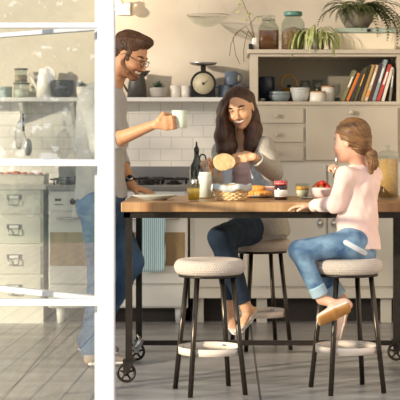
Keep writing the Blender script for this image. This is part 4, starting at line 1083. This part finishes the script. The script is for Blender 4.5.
T1=Frame(Vector((X(83.5,8.08),8.08,.012)),(.93,.25,0),(0,0,1)); T2=Frame(Vector((X(73.5,8.42),8.42,.05)),(.95,.1,-.12),(.12,0,1))
foot(B,T1,.27); foot(B,T2,.27)
# right hand gripping the mug
mugc=P(179.5,119.5,7.87)
d=Vector((1,-.05,.1)); pn=Vector((.05,1,0))
hand(B,wrR+Vector((.006,-.02,.0)),Vector((1,-.05,.12)),Vector((.1,1,.0)),1,1.0,curl=(1.5,1.55,1.55,1.5),thumb=(.7,.4),spread=.01)
hand(B,wrL,Vector((.93,-.32,-.3)),Vector((.0,.1,-1)),-1,1.0,curl=(.25,.2,.2,.2),thumb=(.2,.1),spread=.1)
imp_obj('body',B,'skin',man,h=.0032,paint=skin_paint('c8956f','a8594c',mh,'4a2f1e',stubble='6e4630',blush='c9765a'))
head_parts(mh,man,.8,look=(1,0,-.5))
# hair
Hh=Imp(); Hh.u(mh.ell((-.02,0,.052),(.1,.085,.085)),.01); Hh.u(mh.ell((.035,0,.1),(.062,.06,.036)),.02); Hh.u(mh.ell((-.06,0,-.0),(.052,.07,.07)),.02)
Hh.c(mh.ell((.105,0,.0),(.072,.1,.074)),.01); Hh.c(mh.ell((.045,0,-.06),(.085,.12,.085)),.01); Hh.c(mh.ell((-.01,0,-.12),(.1,.12,.075)),.01)
Hh.u(mh.ell((.055,.01,.112),(.04,.05,.024)),.015)
for s in (1,-1): Hh.u(mh.seg((.022,s*.072,.035),(.024,s*.0715,-.02),(.014,.006),(.009,.004),u=(1,0,0)),.008)
w1=wob(.0035,200,3); Hh.noise=lambda p:w1(p)
imp_obj('hair',Hh,'hairm',man,h=.003,smooth_it=0)
Bd=Imp(); Bd.u(mh.seg((.018,.0,-.062),(.06,0,-.096),(.0545,.028),(.03,.021)),.03); Bd.u(mh.ell((.074,0,-.1),(.019,.022,.016)),.02)
[Bd.u(mh.seg((.006,s*.064,-.04),(.045,s*.043,-.078),.0125,.014,u=(0,1,0)),.012) for s in (1,-1)]; [Bd.u(mh.seg((.045,s*.043,-.078),(.072,s*.018,-.098),.0145,.016,u=(0,1,0)),.014) for s in (1,-1)]; [Bd.u(mh.seg((.004,s*.0685,-.012),(.008,s*.064,-.045),.008,.011,u=(0,1,0)),.01) for s in (1,-1)]
Bd.c(mh.ell((.1,0,-.035),(.045,.06,.042)),.008); Bd.c(mh.ell((-.055,0,-.06),(.05,.1,.06)),.01)
[Bd.u(mh.seg((.1025,0,-.0475),(.089,s*.027,-.053),.0042,.003,u=(0,1,0)),.003) for s in (1,-1)]; Bd.c(mh.ell((.0,0,-.15),(.06,.1,.05)),.01)
Bd.noise=wob(.0015,500,2)
imp_obj('beard',Bd,'beard',man,h=.0028)
# glasses
gl=MB()
for s in (1,-1):
    pts=[mh.p(.108-.006*abs(math.cos(a)),s*.034+.024*math.cos(a),-.006+.017*math.sin(a)) for a in [2*PI*i/24 for i in range(24)]]
    gl.tube(pts,.0017,6,closed=True)
    gl.tube([mh.p(.1,s*.058,.0),mh.p(.085,s*.074,.002),mh.p(.0,s*.083,.008),mh.p(-.018,s*.082,-.008)],.0017,6)
gl.tube([mh.p(.108,-.011,-.004),mh.p(.114,0,.0),mh.p(.108,.011,-.004)],.0022,6)
gl.build('glasses','black',man,man.location)
# jersey
S=Imp(); off=.012
S.u([Seg(P(101,199,8.22),P(100,165,8.23),(.178,.14),(.155,.12),side,f0=True),Seg(P(100,165,8.23),chm,(.155,.12),(.178,.136),side),Seg(chm,chu,(.178,.136),(.165,.125),side)],.03)
S.u(Seg(chu,P(111,83.5,8.21),(.14,.105),(.07,.07),side,f1=True),.03)
for s,e,w in ((shR,elR,wrR),(shL,elL,wrL)):
    S.u(Seg(chu,s,(.1,.1),.074),.05); S.u(Seg(s,e,.07,.056),.025)
S.u(Seg(elR,elR.lerp(wrR,.34),.056,.054,f1=True),.02); S.u(Seg(elL,elL.lerp(wrL,.45),.055,.05,f1=True),.02)
w2=wob(.006,34,5); w3=wob(.0035,80,8); S.noise=lambda p:w2(p)+w3(p)
imp_obj('jersey',S,'shirtm',man,h=.0045)
# jeans
J=Imp()
J.u([Seg(P(101,192,8.22),P(101,206,8.22),(.155,.12),(.165,.13),side,f0=True)],.03)
J.u([Seg(P(101,204,8.22),hipR,.115,.1),Seg(hipR,knR,.1,.073),Seg(knR,anR+Vector((0,0,.01)),(.073,.073),(.066,.066))],.025)
J.u([Seg(P(101,204,8.22),hipL,.115,.1),Seg(hipL,knL,.098,.073),Seg(knL,anL+Vector((0,0,.0)),(.073,.073),(.062,.062))],.025)
w4=wob(.006,40,9); w5=wob(.003,110,4); J.noise=lambda p:w4(p)+w5(p)
imp_obj('jeans',J,'jeans',man,h=.0045)
for T in (T1,T2):
    U,So=shoe(T,None,None,.28); imp_obj('shoe',U,'shoem',man,h=.005); imp_obj('shoe_sole',So,'sole',man,h=.005)
# watch on the left wrist
wd=(elL-wrL).normalized(); wc=wrL+wd*.035; u=wd.orthogonal().normalized(); v=wd.cross(u)
wm=MB(); n=28
wm.tube([wc+(u*math.cos(a)+v*math.sin(a))*.033 for a in [2*PI*i/n for i in range(n)]],.0045,6,closed=True)
for q in (-.006,.006): wm.tube([wc+wd*q+(u*math.cos(a)+v*math.sin(a))*.033 for a in [2*PI*i/n for i in range(n)]],.0045,6,closed=True)
wt=wm.build('wristwatch','black',man,man.location)
wf=Vector((.2,-.9,.35)); wf=(wf-wd*wf.dot(wd)).normalized()
MB().cyl(wc+wf*.031,wc+wf*.042,.019,.018,24).build('watch_case','cap',wt,man.location); MB().cyl(wc+wf*.042,wc+wf*.0432,.015,.015,24).build('watch_face','black',wt,man.location)
m_=mug((mugc.x,mugc.y,mugc.z-.045),'pale mint mug held up in the man\'s hand','ceramicm',.04,.092,-1)
# ---------------------------------------------------------------- WOMAN
wom=thing('person','laughing woman with long dark hair in a grey cardigan, sitting','person',(X(261,8.85),8.85,SH)); 
B=Imp()
f0=Vector((-.24,-.93,-.2)).normalized(); u0=Vector((-.24,.0,.97))
whd=Frame(P(240,108.8,8.66),f0,Vector((-.22,0,.98)),.94)
head(B,whd,1.0,fem=True,lid=1)
pw=P(258,224,8.86); c1=P(254,190,8.80); c2=P(248,160,8.76); nk=P(243.5,138,8.72); sd=Vector((.88,-.47,0))
B.u([Seg(pw,c1,(.15,.11),(.115,.09),sd),Seg(c1,c2,(.115,.09),(.135,.1),sd),Seg(c2,nk,(.135,.1),(.05,.05),sd)],.04)
B.u(Seg(nk,whd.p(-.025,0,-.06),.046,.046),.03)
sL=P(263,149,8.67); eL=P(273,172,8.43); wL=P(253.5,157,8.22)
sR=P(224,152,8.84); eR=P(214,186,8.58); wR=P(208.5,172,8.36)
for s,e,w in ((sL,eL,wL),(sR,eR,wR)):
    B.u(Seg(c2+Vector((0,0,.04)),s,(.07,.07),.05),.04); B.u(Seg(s,e,.043,.036),.02); B.u(Seg(e,w,(.036,.033),(.024,.02)),.02)
hA=P(252,228,8.74); kA=P(219.5,238,8.44); aA=P(246.5,308,8.50)     # right leg crossing over
hB=P(264,228,8.80); kB=P(226,236,8.66); aB=P(230,306,8.62)
for h_,k_,a_ in ((hA,kA,aA),(hB,kB,aB)):
    B.u(Seg(pw,h_,.1,.085),.04); B.u(Seg(h_,k_,.08,.052),.02); B.u(Seg(k_,a_.lerp(k_,.6),.048,.05),.02); B.u(Seg(a_.lerp(k_,.6),a_,.05,.029),.02)
heA=P(256,312,8.56); toA=P(238,334,8.42); dA=(toA-heA).normalized(); TA=Frame(heA-dA*.0,dA,Vector((.1,-.1,1))-dA*0+Vector((-.9,-.2,.3))*.6,.88)
dB=Vector((.35,-.5,-.75)).normalized(); TB=Frame(aB+Vector((-.01,.03,-.075)),Vector((.25,-.9,-.35)),(0,-.3,1),.88)
foot(B,TA,.25); foot(B,TB,.25)
B.u(Seg(aA,TA.p(.045,0,.04),.028,.027),.02); B.u(Seg(aB,TB.p(.045,0,.04),.028,.027),.02)
tipsL,_=hand(B,wL,Vector((-.97,-.15,-.05)),Vector((-.0,.8,-.6)),-1,.88,curl=(.5,.6,.8,1.0),thumb=(.4,.5),spread=.03)
bread=P(224.5,161.5,8.17)
hand(B,wR,Vector((-.25,-.6,.75)),Vector((.4,-.9,-.3)),1,.88,curl=(1.2,1.3,1.3,1.35),thumb=(.1,.5),spread=.02)
imp_obj('body',B,'skin',wom,h=.0032,paint=skin_paint('ddae89','b34a44',whd,'2e1a10',blush='d08060'))
head_parts(whd,wom,1.0,look=(1,0,-.3))
# hair: cap plus long locks
Hh=Imp(); Hh.u(whd.ell((-.022,0,.05),(.1,.086,.087)),.01); Hh.u(whd.ell((-.05,0,-.02),(.062,.075,.09)),.02)
Hh.c(whd.ell((.11,.01,-.02),(.083,.088,.1)),.008)
def W_(px,py,Y): return P(px,py,Y)
def lock(pts,rs,u=(1,.3,0),k=.02): Hh.u(chain([W_(*p) for p in pts],rs,u),k)
lock([(242,92,8.72),(249,98,8.70),(252.5,114,8.70),(255,130,8.68),(256,143,8.66),(252,154,8.64)],[(.025,.03),(.028,.035),(.03,.038),(.034,.038),(.03,.03),(.01,.01)])
lock([(250,115,8.70),(253,130,8.66),(251,146,8.62),(246,158,8.6)],[.05,.05,.04,.012])
lock([(229.5,96,8.66),(223.5,104,8.62),(222,120,8.60),(221.5,136,8.60),(224,150,8.6),(226,160,8.6)],[(.025,.03),(.022,.04),(.03,.045),(.04,.045),(.04,.04),(.014,.014)])
lock([(224,112,8.66),(226,132,8.66),(230,146,8.62),(233,157,8.6)],[.045,.05,.042,.012])
lock([(240,110,8.80),(242,135,8.82),(244,150,8.8)],[.06,.065,.05])
Hh.c(whd.ell((.1,.0,-.02),(.09,.062,.09)),.008); Hh.c(whd.ell((.12,.0,-.02),(.08,.075,.09)),.008)
def strand(p):
    x=(p[...,0]*.8-p[...,1]*.6)*260+np.sin(p[...,2]*22)*2.2; return (.0013*np.sin(x)+.0009*np.sin(x*2.3+1)).astype(np.float32)
wo=np.array(whd.o,dtype=np.float32); wx=np.array(whd.m.col[0],dtype=np.float32)
Hh.noise=lambda p: strand(p)*np.clip((.035-(p-wo)@wx)/.05+(np.linalg.norm(p-wo,axis=-1)>.16),0,1)
imp_obj('hair',Hh,'hairw',wom,h=.003,smooth_it=1)
# blouse and shirt
S=Imp(); S.u([Seg(pw+Vector((0,0,.02)),c1,(.155,.118),(.124,.1),sd,f0=True),Seg(c1,c2,(.124,.1),(.145,.112),sd),Seg(c2,P(244.5,144,8.73),(.145,.112),(.085,.075),sd,f1=True)],.03)
S.c(Seg(nk+Vector((-.03,-.07,.02)),P(243,158,8.64),(.06,.05),(.01,.02)),.01)
S.noise=wob(.004,60,21); imp_obj('blouse',S,'pinktop',wom,h=.0045)
# open cardigan
K=Imp(); K.u([Seg(P(260,236,8.84),c1,(.19,.15),(.155,.13),sd,f0=True),Seg(c1,c2,(.155,.13),(.165,.132),sd),Seg(c2,P(244.5,143,8.73),(.165,.132),(.09,.08),sd,f1=True)],.03)
K.u(Seg(P(270,236,8.72),P(268,200,8.74),(.1,.07),(.08,.06),sd,f0=True),.03)
for s,e,w in ((sL,eL,wL),(sR,eR,wR)): K.u(Seg(c2+Vector((0,0,.04)),s,(.085,.085),.068),.04); K.u(Seg(s,e,.064,.056),.025); K.u(Seg(e,e.lerp(w,.88),(.056,.054),(.042,.04),f1=True),.02)
# front opening
fv=Vector((-.52,-.85,0))
for za,zb_ in ((146,180),(180,236)):
    a=P(247,za,8.74)+fv*.17; b=P(252 if zb_<200 else 254,zb_,8.78)+fv*.17
    K.c(Seg(a,b,(.07 if za<150 else .09,.1),(.09 if za<150 else .085,.1),sd),.012)
w6=wob(.006,40,31); w7=wob(.002,350,32); K.noise=lambda p:w6(p)+w7(p)
imp_obj('cardigan',K,'cardi',wom,h=.0045)
# pale blue scarf / shirt front inside the cardigan
Q=Imp(); 
for a,b in (((227,150,8.74),(222,184,8.64)),((258,156,8.62),(262,188,8.62))):
    Q.u(Seg(P(*a),P(*b),(.05,.03),(.06,.03),sd),.02)
Q.noise=wob(.005,90,41); imp_obj('shirt_front',Q,'cardib',wom,h=.0045)
J=Imp()
J.u(Seg(pw,pw+Vector((0,0,.03)),(.155,.125),(.14,.11),sd,f1=True),.03)
for h_,k_,a_ in ((hA,kA,aA),(hB,kB,aB)):
    J.u(Seg(pw,h_,.112,.098),.04); J.u(Seg(h_,k_,.094,.066),.02); J.u(Seg(k_,a_.lerp(k_,.6),.062,.062),.02); J.u(Seg(a_.lerp(k_,.6),a_.lerp(k_,.09),.062,.045,f1=True),.02)
w8=wob(.004,60,51); J.noise=w8; imp_obj('jeans',J,'jeansw',wom,h=.0045)
for T in (TA,TB):
    U=Imp(); U.u(T.seg((.02,0,.022),(.1,0,.018),(.034,.02),(.036,.018),u=(0,1,0)),.01); U.u(T.seg((.1,0,.018),(.215,0,.016),(.04,.018),(.03,.014),u=(0,1,0)),.01)
    U.c(T.ell((.085,0,.05),(.072,.03,.03)),.006); imp_obj('shoe',U,'shoew',wom,h=.004)
    So=Imp(); So.u(T.seg((.02,0,.0),(.11,0,.0),(.034,.006),(.041,.006),u=(0,1,0)),.005); So.u(T.seg((.11,0,.0),(.215,0,.0),(.041,.006),(.03,.006),u=(0,1,0)),.005); imp_obj('shoe_sole',So,'sole',wom,h=.004)
# bread slice
I=Imp(); bf=Frame(bread,(-.96,-.1,-.2),(-.15,-.0,.98)); I.u(Seg(bread+Vector((0,-.009,0)),bread+Vector((0,.007,0)),(.06,.044),(.06,.044),(1,0,-.15),f0=True,f1=True),.01)
I.u(Seg(bread+Vector((-.014,-.009,-.008)),bread+Vector((-.014,.007,-.008)),(.044,.042),(.044,.042),(1,0,0),f0=True,f1=True),.01)
I.noise=wob(.0012,200,3)
o=imp_obj('bread_slice',I,'bread',None,h=.003); tag(o,'round slice of bread held in the woman\'s hand','bread')
# ---------------------------------------------------------------- GIRL
girl=thing('person','little girl with ponytail in pale pink top, seen from behind','person',(.590,7.345,SH))
B=Imp()
gf=Vector((-.86,.42,-.1)).normalized(); gh=Frame(P(350.5,141,7.36),gf,(-.08,0,1),.85)
head(B,gh,.2,child=True,fem=True)
gp=P(355,241,7.37); g1=P(358,212,7.38); g2=P(359,184,7.39); gn=P(358.5,163,7.39); gs=Vector((-.6,-.8,0))
B.u([Seg(gp,g1,(.11,.085),(.092,.07),gs),Seg(g1,g2,(.092,.07),(.1,.075),gs),Seg(g2,gn,(.1,.075),(.035,.035),gs)],.03); B.u(Seg(gn,gh.p(-.03,0,-.06),.036,.038),.02)
gsL=P(345.5,176,7.28); geL=P(335.5,204,7.30); gwL=P(312,205.5,7.50)
gsR=P(372.5,176,7.48); geR=P(366,203,7.66); gwR=P(341,177,7.78)
for s,e,w in ((gsL,geL,gwL),(gsR,geR,gwR)):
    B.u(Seg(g2,s,.05,.036),.03); B.u(Seg(s,e,.031,.027),.015); B.u(Seg(e,w,.027,.018),.015)
ghL=P(351,243,7.29); gkL=P(299,251,7.22); gaL=P(322,299,7.25)
ghR=P(358,243,7.45); gkR=P(305,249,7.38); gaR=P(342,300,7.36)
for h_,k_,a_ in ((ghL,gkL,gaL),(ghR,gkR,gaR)):
    B.u(Seg(gp,h_,.075,.065),.03); B.u(Seg(h_,k_,.058,.04),.02); B.u(Seg(k_,a_,.038,.024),.02)
# shoes: frames
hl=P(350,303,7.24); tl_=P(315,319,7.20); dL=(tl_-hl).normalized(); TL=Frame(P(355,302,7.19)+Vector((0,0,-.02)),dL,Vector((-.1,.85,.62)),.9)
TR=Frame(P(349,306,7.40)+Vector((0,0,-.0)),(P(340,343,7.38)-P(349,306,7.40)),Vector((-1,-.2,-.1)),.8)
foot(B,TL,.22); foot(B,TR,.22); B.u(Seg(gaL,TL.p(.06,0,.045),.024,.026),.02); B.u(Seg(gaR,TR.p(.05,0,.04),.024,.026),.02)
hand(B,gwL,Vector((-.95,.28,-.03)),Vector((0,.1,-1)),1,.72,curl=(.25,.25,.3,.35),thumb=(.1,.1),spread=.08)
hand(B,gwR,Vector((-.55,.15,.8)),Vector((-.6,.7,-.4)),-1,.7,curl=(1.2,1.25,1.25,1.3),thumb=(.1,.5),spread=.02)
imp_obj('body',B,'skin',girl,h=.0032,paint=skin_paint('e3b197','c8756a',gh,'8a6240',blush='e09a86'))
head_parts(gh,girl,.2,True)
Hh=Imp(); Hh.u(gh.ell((-.022,0,.046),(.102,.088,.088)),.01); Hh.u(gh.ell((-.058,0,-.012),(.06,.072,.075)),.02); Hh.u(gh.ell((-.015,-.0,.0),(.05,.085,.05)),.02)
Hh.c(gh.ell((.125,0,-.045),(.075,.1,.085)),.008); Hh.c(gh.ell((.01,.09,-.05),(.04,.04,.046)),.01); Hh.c(gh.ell((.01,-.09,-.05),(.04,.04,.046)),.01)
Hh.c(gh.ell((.03,0,-.11),(.09,.12,.07)),.01)
bun=P(367,150,7.34)
Hh.u(Seg(gh.p(-.075,.0,-.01),bun,.04,.018),.02)
Hh.u(chain([bun,P(371.5,155,7.33),P(373.5,164,7.33),P(371,173,7.33)],[.017,.027,.024,.008]),.01)
gc=np.array(bun)
def gstr(p):
    q=p-gc; a=np.arctan2(q[...,2],q[...,0]+q[...,1]*.5+1e-6); return (.0018*np.sin(a*38)+.001*np.sin(a*71+1)).astype(np.float32)
Hh.noise=gstr
imp_obj('hair',Hh,'hairg',girl,h=.0028,smooth_it=0)
hb=MB().tube([bun+Vector((.0,0,0))+Vector((math.cos(a)*.012,math.sin(a)*.019,-math.cos(a)*.014)) for a in [2*PI*i/16 for i in range(16)]],.005,6,closed=True).build('hair_tie','twig',girl,girl.location)
S=Imp(); 
S.u([Seg(P(357,249,7.37),P(357.5,222,7.38),(.138,.108),(.112,.088),gs,f0=True),Seg(P(357.5,222,7.38),g1,(.112,.088),(.104,.082),gs),Seg(g1,g2,(.104,.082),(.112,.088),gs),Seg(g2,P(358.5,165,7.39),(.112,.088),(.052,.048),gs,f1=True)],.025)
for s,e,w in ((gsL,geL,gwL),(gsR,geR,gwR)): S.u(Seg(g2,s,.058,.047),.03); S.u(Seg(s,e,.044,.04),.02); S.u(Seg(e,e.lerp(w,.93),.04,.029,f1=True),.02)
w9=wob(.005,48,61); w10=wob(.0025,100,62); S.noise=lambda p:w9(p)+w10(p)
imp_obj('top',S,'pink',girl,h=.0042)
J=Imp(); J.u(Seg(P(356,251,7.37),P(357,240,7.37),(.118,.092),(.104,.08),gs),.03)
for h_,k_,a_ in ((ghL,gkL,gaL),(ghR,gkR,gaR)):
    J.u(Seg(gp,h_,.085,.076),.03); J.u(Seg(h_,k_,.068,.049),.02); J.u(Seg(k_,k_.lerp(a_,.8),.048,.038,f1=True),.02)
w11=wob(.004,70,71); J.noise=w11; imp_obj('jeans',J,'jeansg',girl,h=.0042)
for k_,a_ in ((gkL,gaL),(gkR,gaR)):
    Cc=Imp(); Cc.u(Seg(k_.lerp(a_,.72),k_.lerp(a_,.92),.043,.042,f0=True,f1=True)); imp_obj('trouser_cuff',Cc,'denimcuff',girl,h=.004)
Wb=Imp(); Wb.ops=[(t_,p_,k_) for t_,p_,k_ in J.ops]; Wb.noise=w11; bs_=Seg(P(346,242,7.2),P(365,254,7.25),.017,.015,u=(1,0,0))
ba=np.array(P(346,242.5,7.2)); bb=np.array(P(365.5,253.5,7.25))
def belt_clip(p,d):
    ab=(bb-ba)[[0,2]]; q=p[...,[0,2]]-ba[[0,2]]; t_=np.clip((q@ab)/(ab@ab),0,1); e=np.sqrt(((q-t_[...,None]*ab)**2).sum(-1))-.0125
    return np.maximum(np.maximum(d-.004,e),p[...,1]-7.33).astype(np.float32)
Wb.post=belt_clip; imp_obj('waistband',Wb,'belt',girl,h=.003)
for T in (TL,TR):
    U,So=shoe(T,None,None,.235,W=.088); imp_obj('shoe',U,'shoeg',girl,h=.004); imp_obj('shoe_sole',So,'soletan',girl,h=.004)
    R_=Imp(); R_.u(T.seg((.035,0,.016),(.12,0,.016),(.042,.009),(.046,.009),u=(0,1,0)),.01); R_.u(T.seg((.12,0,.016),(.207,0,.015),(.046,.009),(.04,.008),u=(0,1,0)),.01); imp_obj('shoe_rim',R_,'sole',girl,h=.004)
# spoon in her right hand
t=thing('spoon','silver spoon held upright in the girl\'s far hand','spoon',P(335.5,168,7.76))
mb=MB(); mb.tube([(-.012,0,-.05),(0,0,0),(.006,0,.02)],.003,6); mb.sphere((.01,0,.038),(.013,.006,.02),16,10); mb.build('spoon_body','cap',t)
# ================================================================== LIGHT, CAMERA
sun=bpy.data.lights.new('sun','SUN'); sun.energy=7.2; sun.angle=math.radians(1.2); sun.color=(1,.86,.67)
so=bpy.data.objects.new('sun',sun); C.objects.link(so)
sd_=Vector((1.35,1,-.32)).normalized(); so.rotation_euler=sd_.to_track_quat('-Z','Y').to_euler()
wl=bpy.data.worlds.new('world'); SC.world=wl; wl.use_nodes=True; nt=wl.node_tree; bg=nt.nodes['Background']; bg.inputs[0].default_value=(.86,.92,1,1); bg.inputs[1].default_value=1.15
# garden trees to the left: they break the low sun into patches
def tree(x,y,z0,rc,n,lab,seed,ls=.11):
    random.seed(seed); t=thing('garden_tree',lab,'tree',(x,y,-.1),'trees outside the house')
    MB().tube([(0,0,0),(.1,.05,z0*.5),(0,.1,z0)],[.14,.11,.08],10).build('trunk','bark',t)
    mb=MB()
    for k in range(n):
        c=Vector([random.gauss(0,1) for _ in range(3)]).normalized()*rc*random.uniform(.35,1)**.6; c.z=c.z*.8+z0+.3
        leafq(mb,c,[random.uniform(-1,1) for _ in range(3)],ls*random.uniform(.7,1.4),ls*.4,Vector((random.uniform(-1,1),random.uniform(-1,1),.5)))
    mb.build('crown','leaves',t)
tree(-10.35,3.0,3.25,.8,650,'small leafy garden tree nearer the house','3',.1)
tree(-14.9,-1.5,5.3,1.35,1500,'small leafy garden tree farther from the house','4',.1)
tree(-12.4,.45,3.1,1.1,2600,'low leafy tree added between the others to shade the lower cabinets','5',.1)  # dense low crown added out of view to shade the lower cabinets
def hedge():  # unseen hedge, added to darken what the door glass reflects
    random.seed(8); t=thing('added_hedge','tall leafy hedge added out of view to darken the glass reflection','hedge',(-1.5,-12,-.1)); mb=MB()
    for k in range(7000):
        x=random.uniform(-6,5); y=random.uniform(-1,1); z=random.uniform(0,1)**.8*(5.2+.5*math.sin(x*1.3)+.4*math.sin(x*3.1))
        leafq(mb,Vector((x,y,z)),[random.uniform(-1,1) for _ in range(3)],random.uniform(.2,.45),.13,Vector((random.uniform(-1,1),random.uniform(-1,1),.5)))
    mb.build('foliage','leaves',t)
    st_=MB()
    for x in range(-5,6,2): st_.tube([(x,0,0),(x+.1,.1,2.6)],.06,6).build('stem','bark',t) if 0 else None
    for x in range(-5,6,2): MB().tube([(x,0,0),(x+.1,.1,2.6)],.06,6).build('stem','bark',t)
hedge()
cam=bpy.data.cameras.new('camera'); co=bpy.data.objects.new('camera',cam); C.objects.link(co); co.location=(0,0,H); co.rotation_euler=(PI/2,0,0)
cam.sensor_width=36; cam.lens=F*36/400; cam.shift_x=(200-VX)/400; cam.shift_y=-(200-VY)/400; cam.clip_start=.1
cam.dof.use_dof=True; cam.dof.focus_distance=7.8; cam.dof.aperture_fstop=9
SC.camera=co
vs_=SC.view_settings; vs_.view_transform='Standard'; vs_.look='None'; vs_.gamma=1; vs_.use_curve_mapping=False; vs_.exposure=.08
SC.cycles.max_bounces=10; SC.cycles.transparent_max_bounces=16
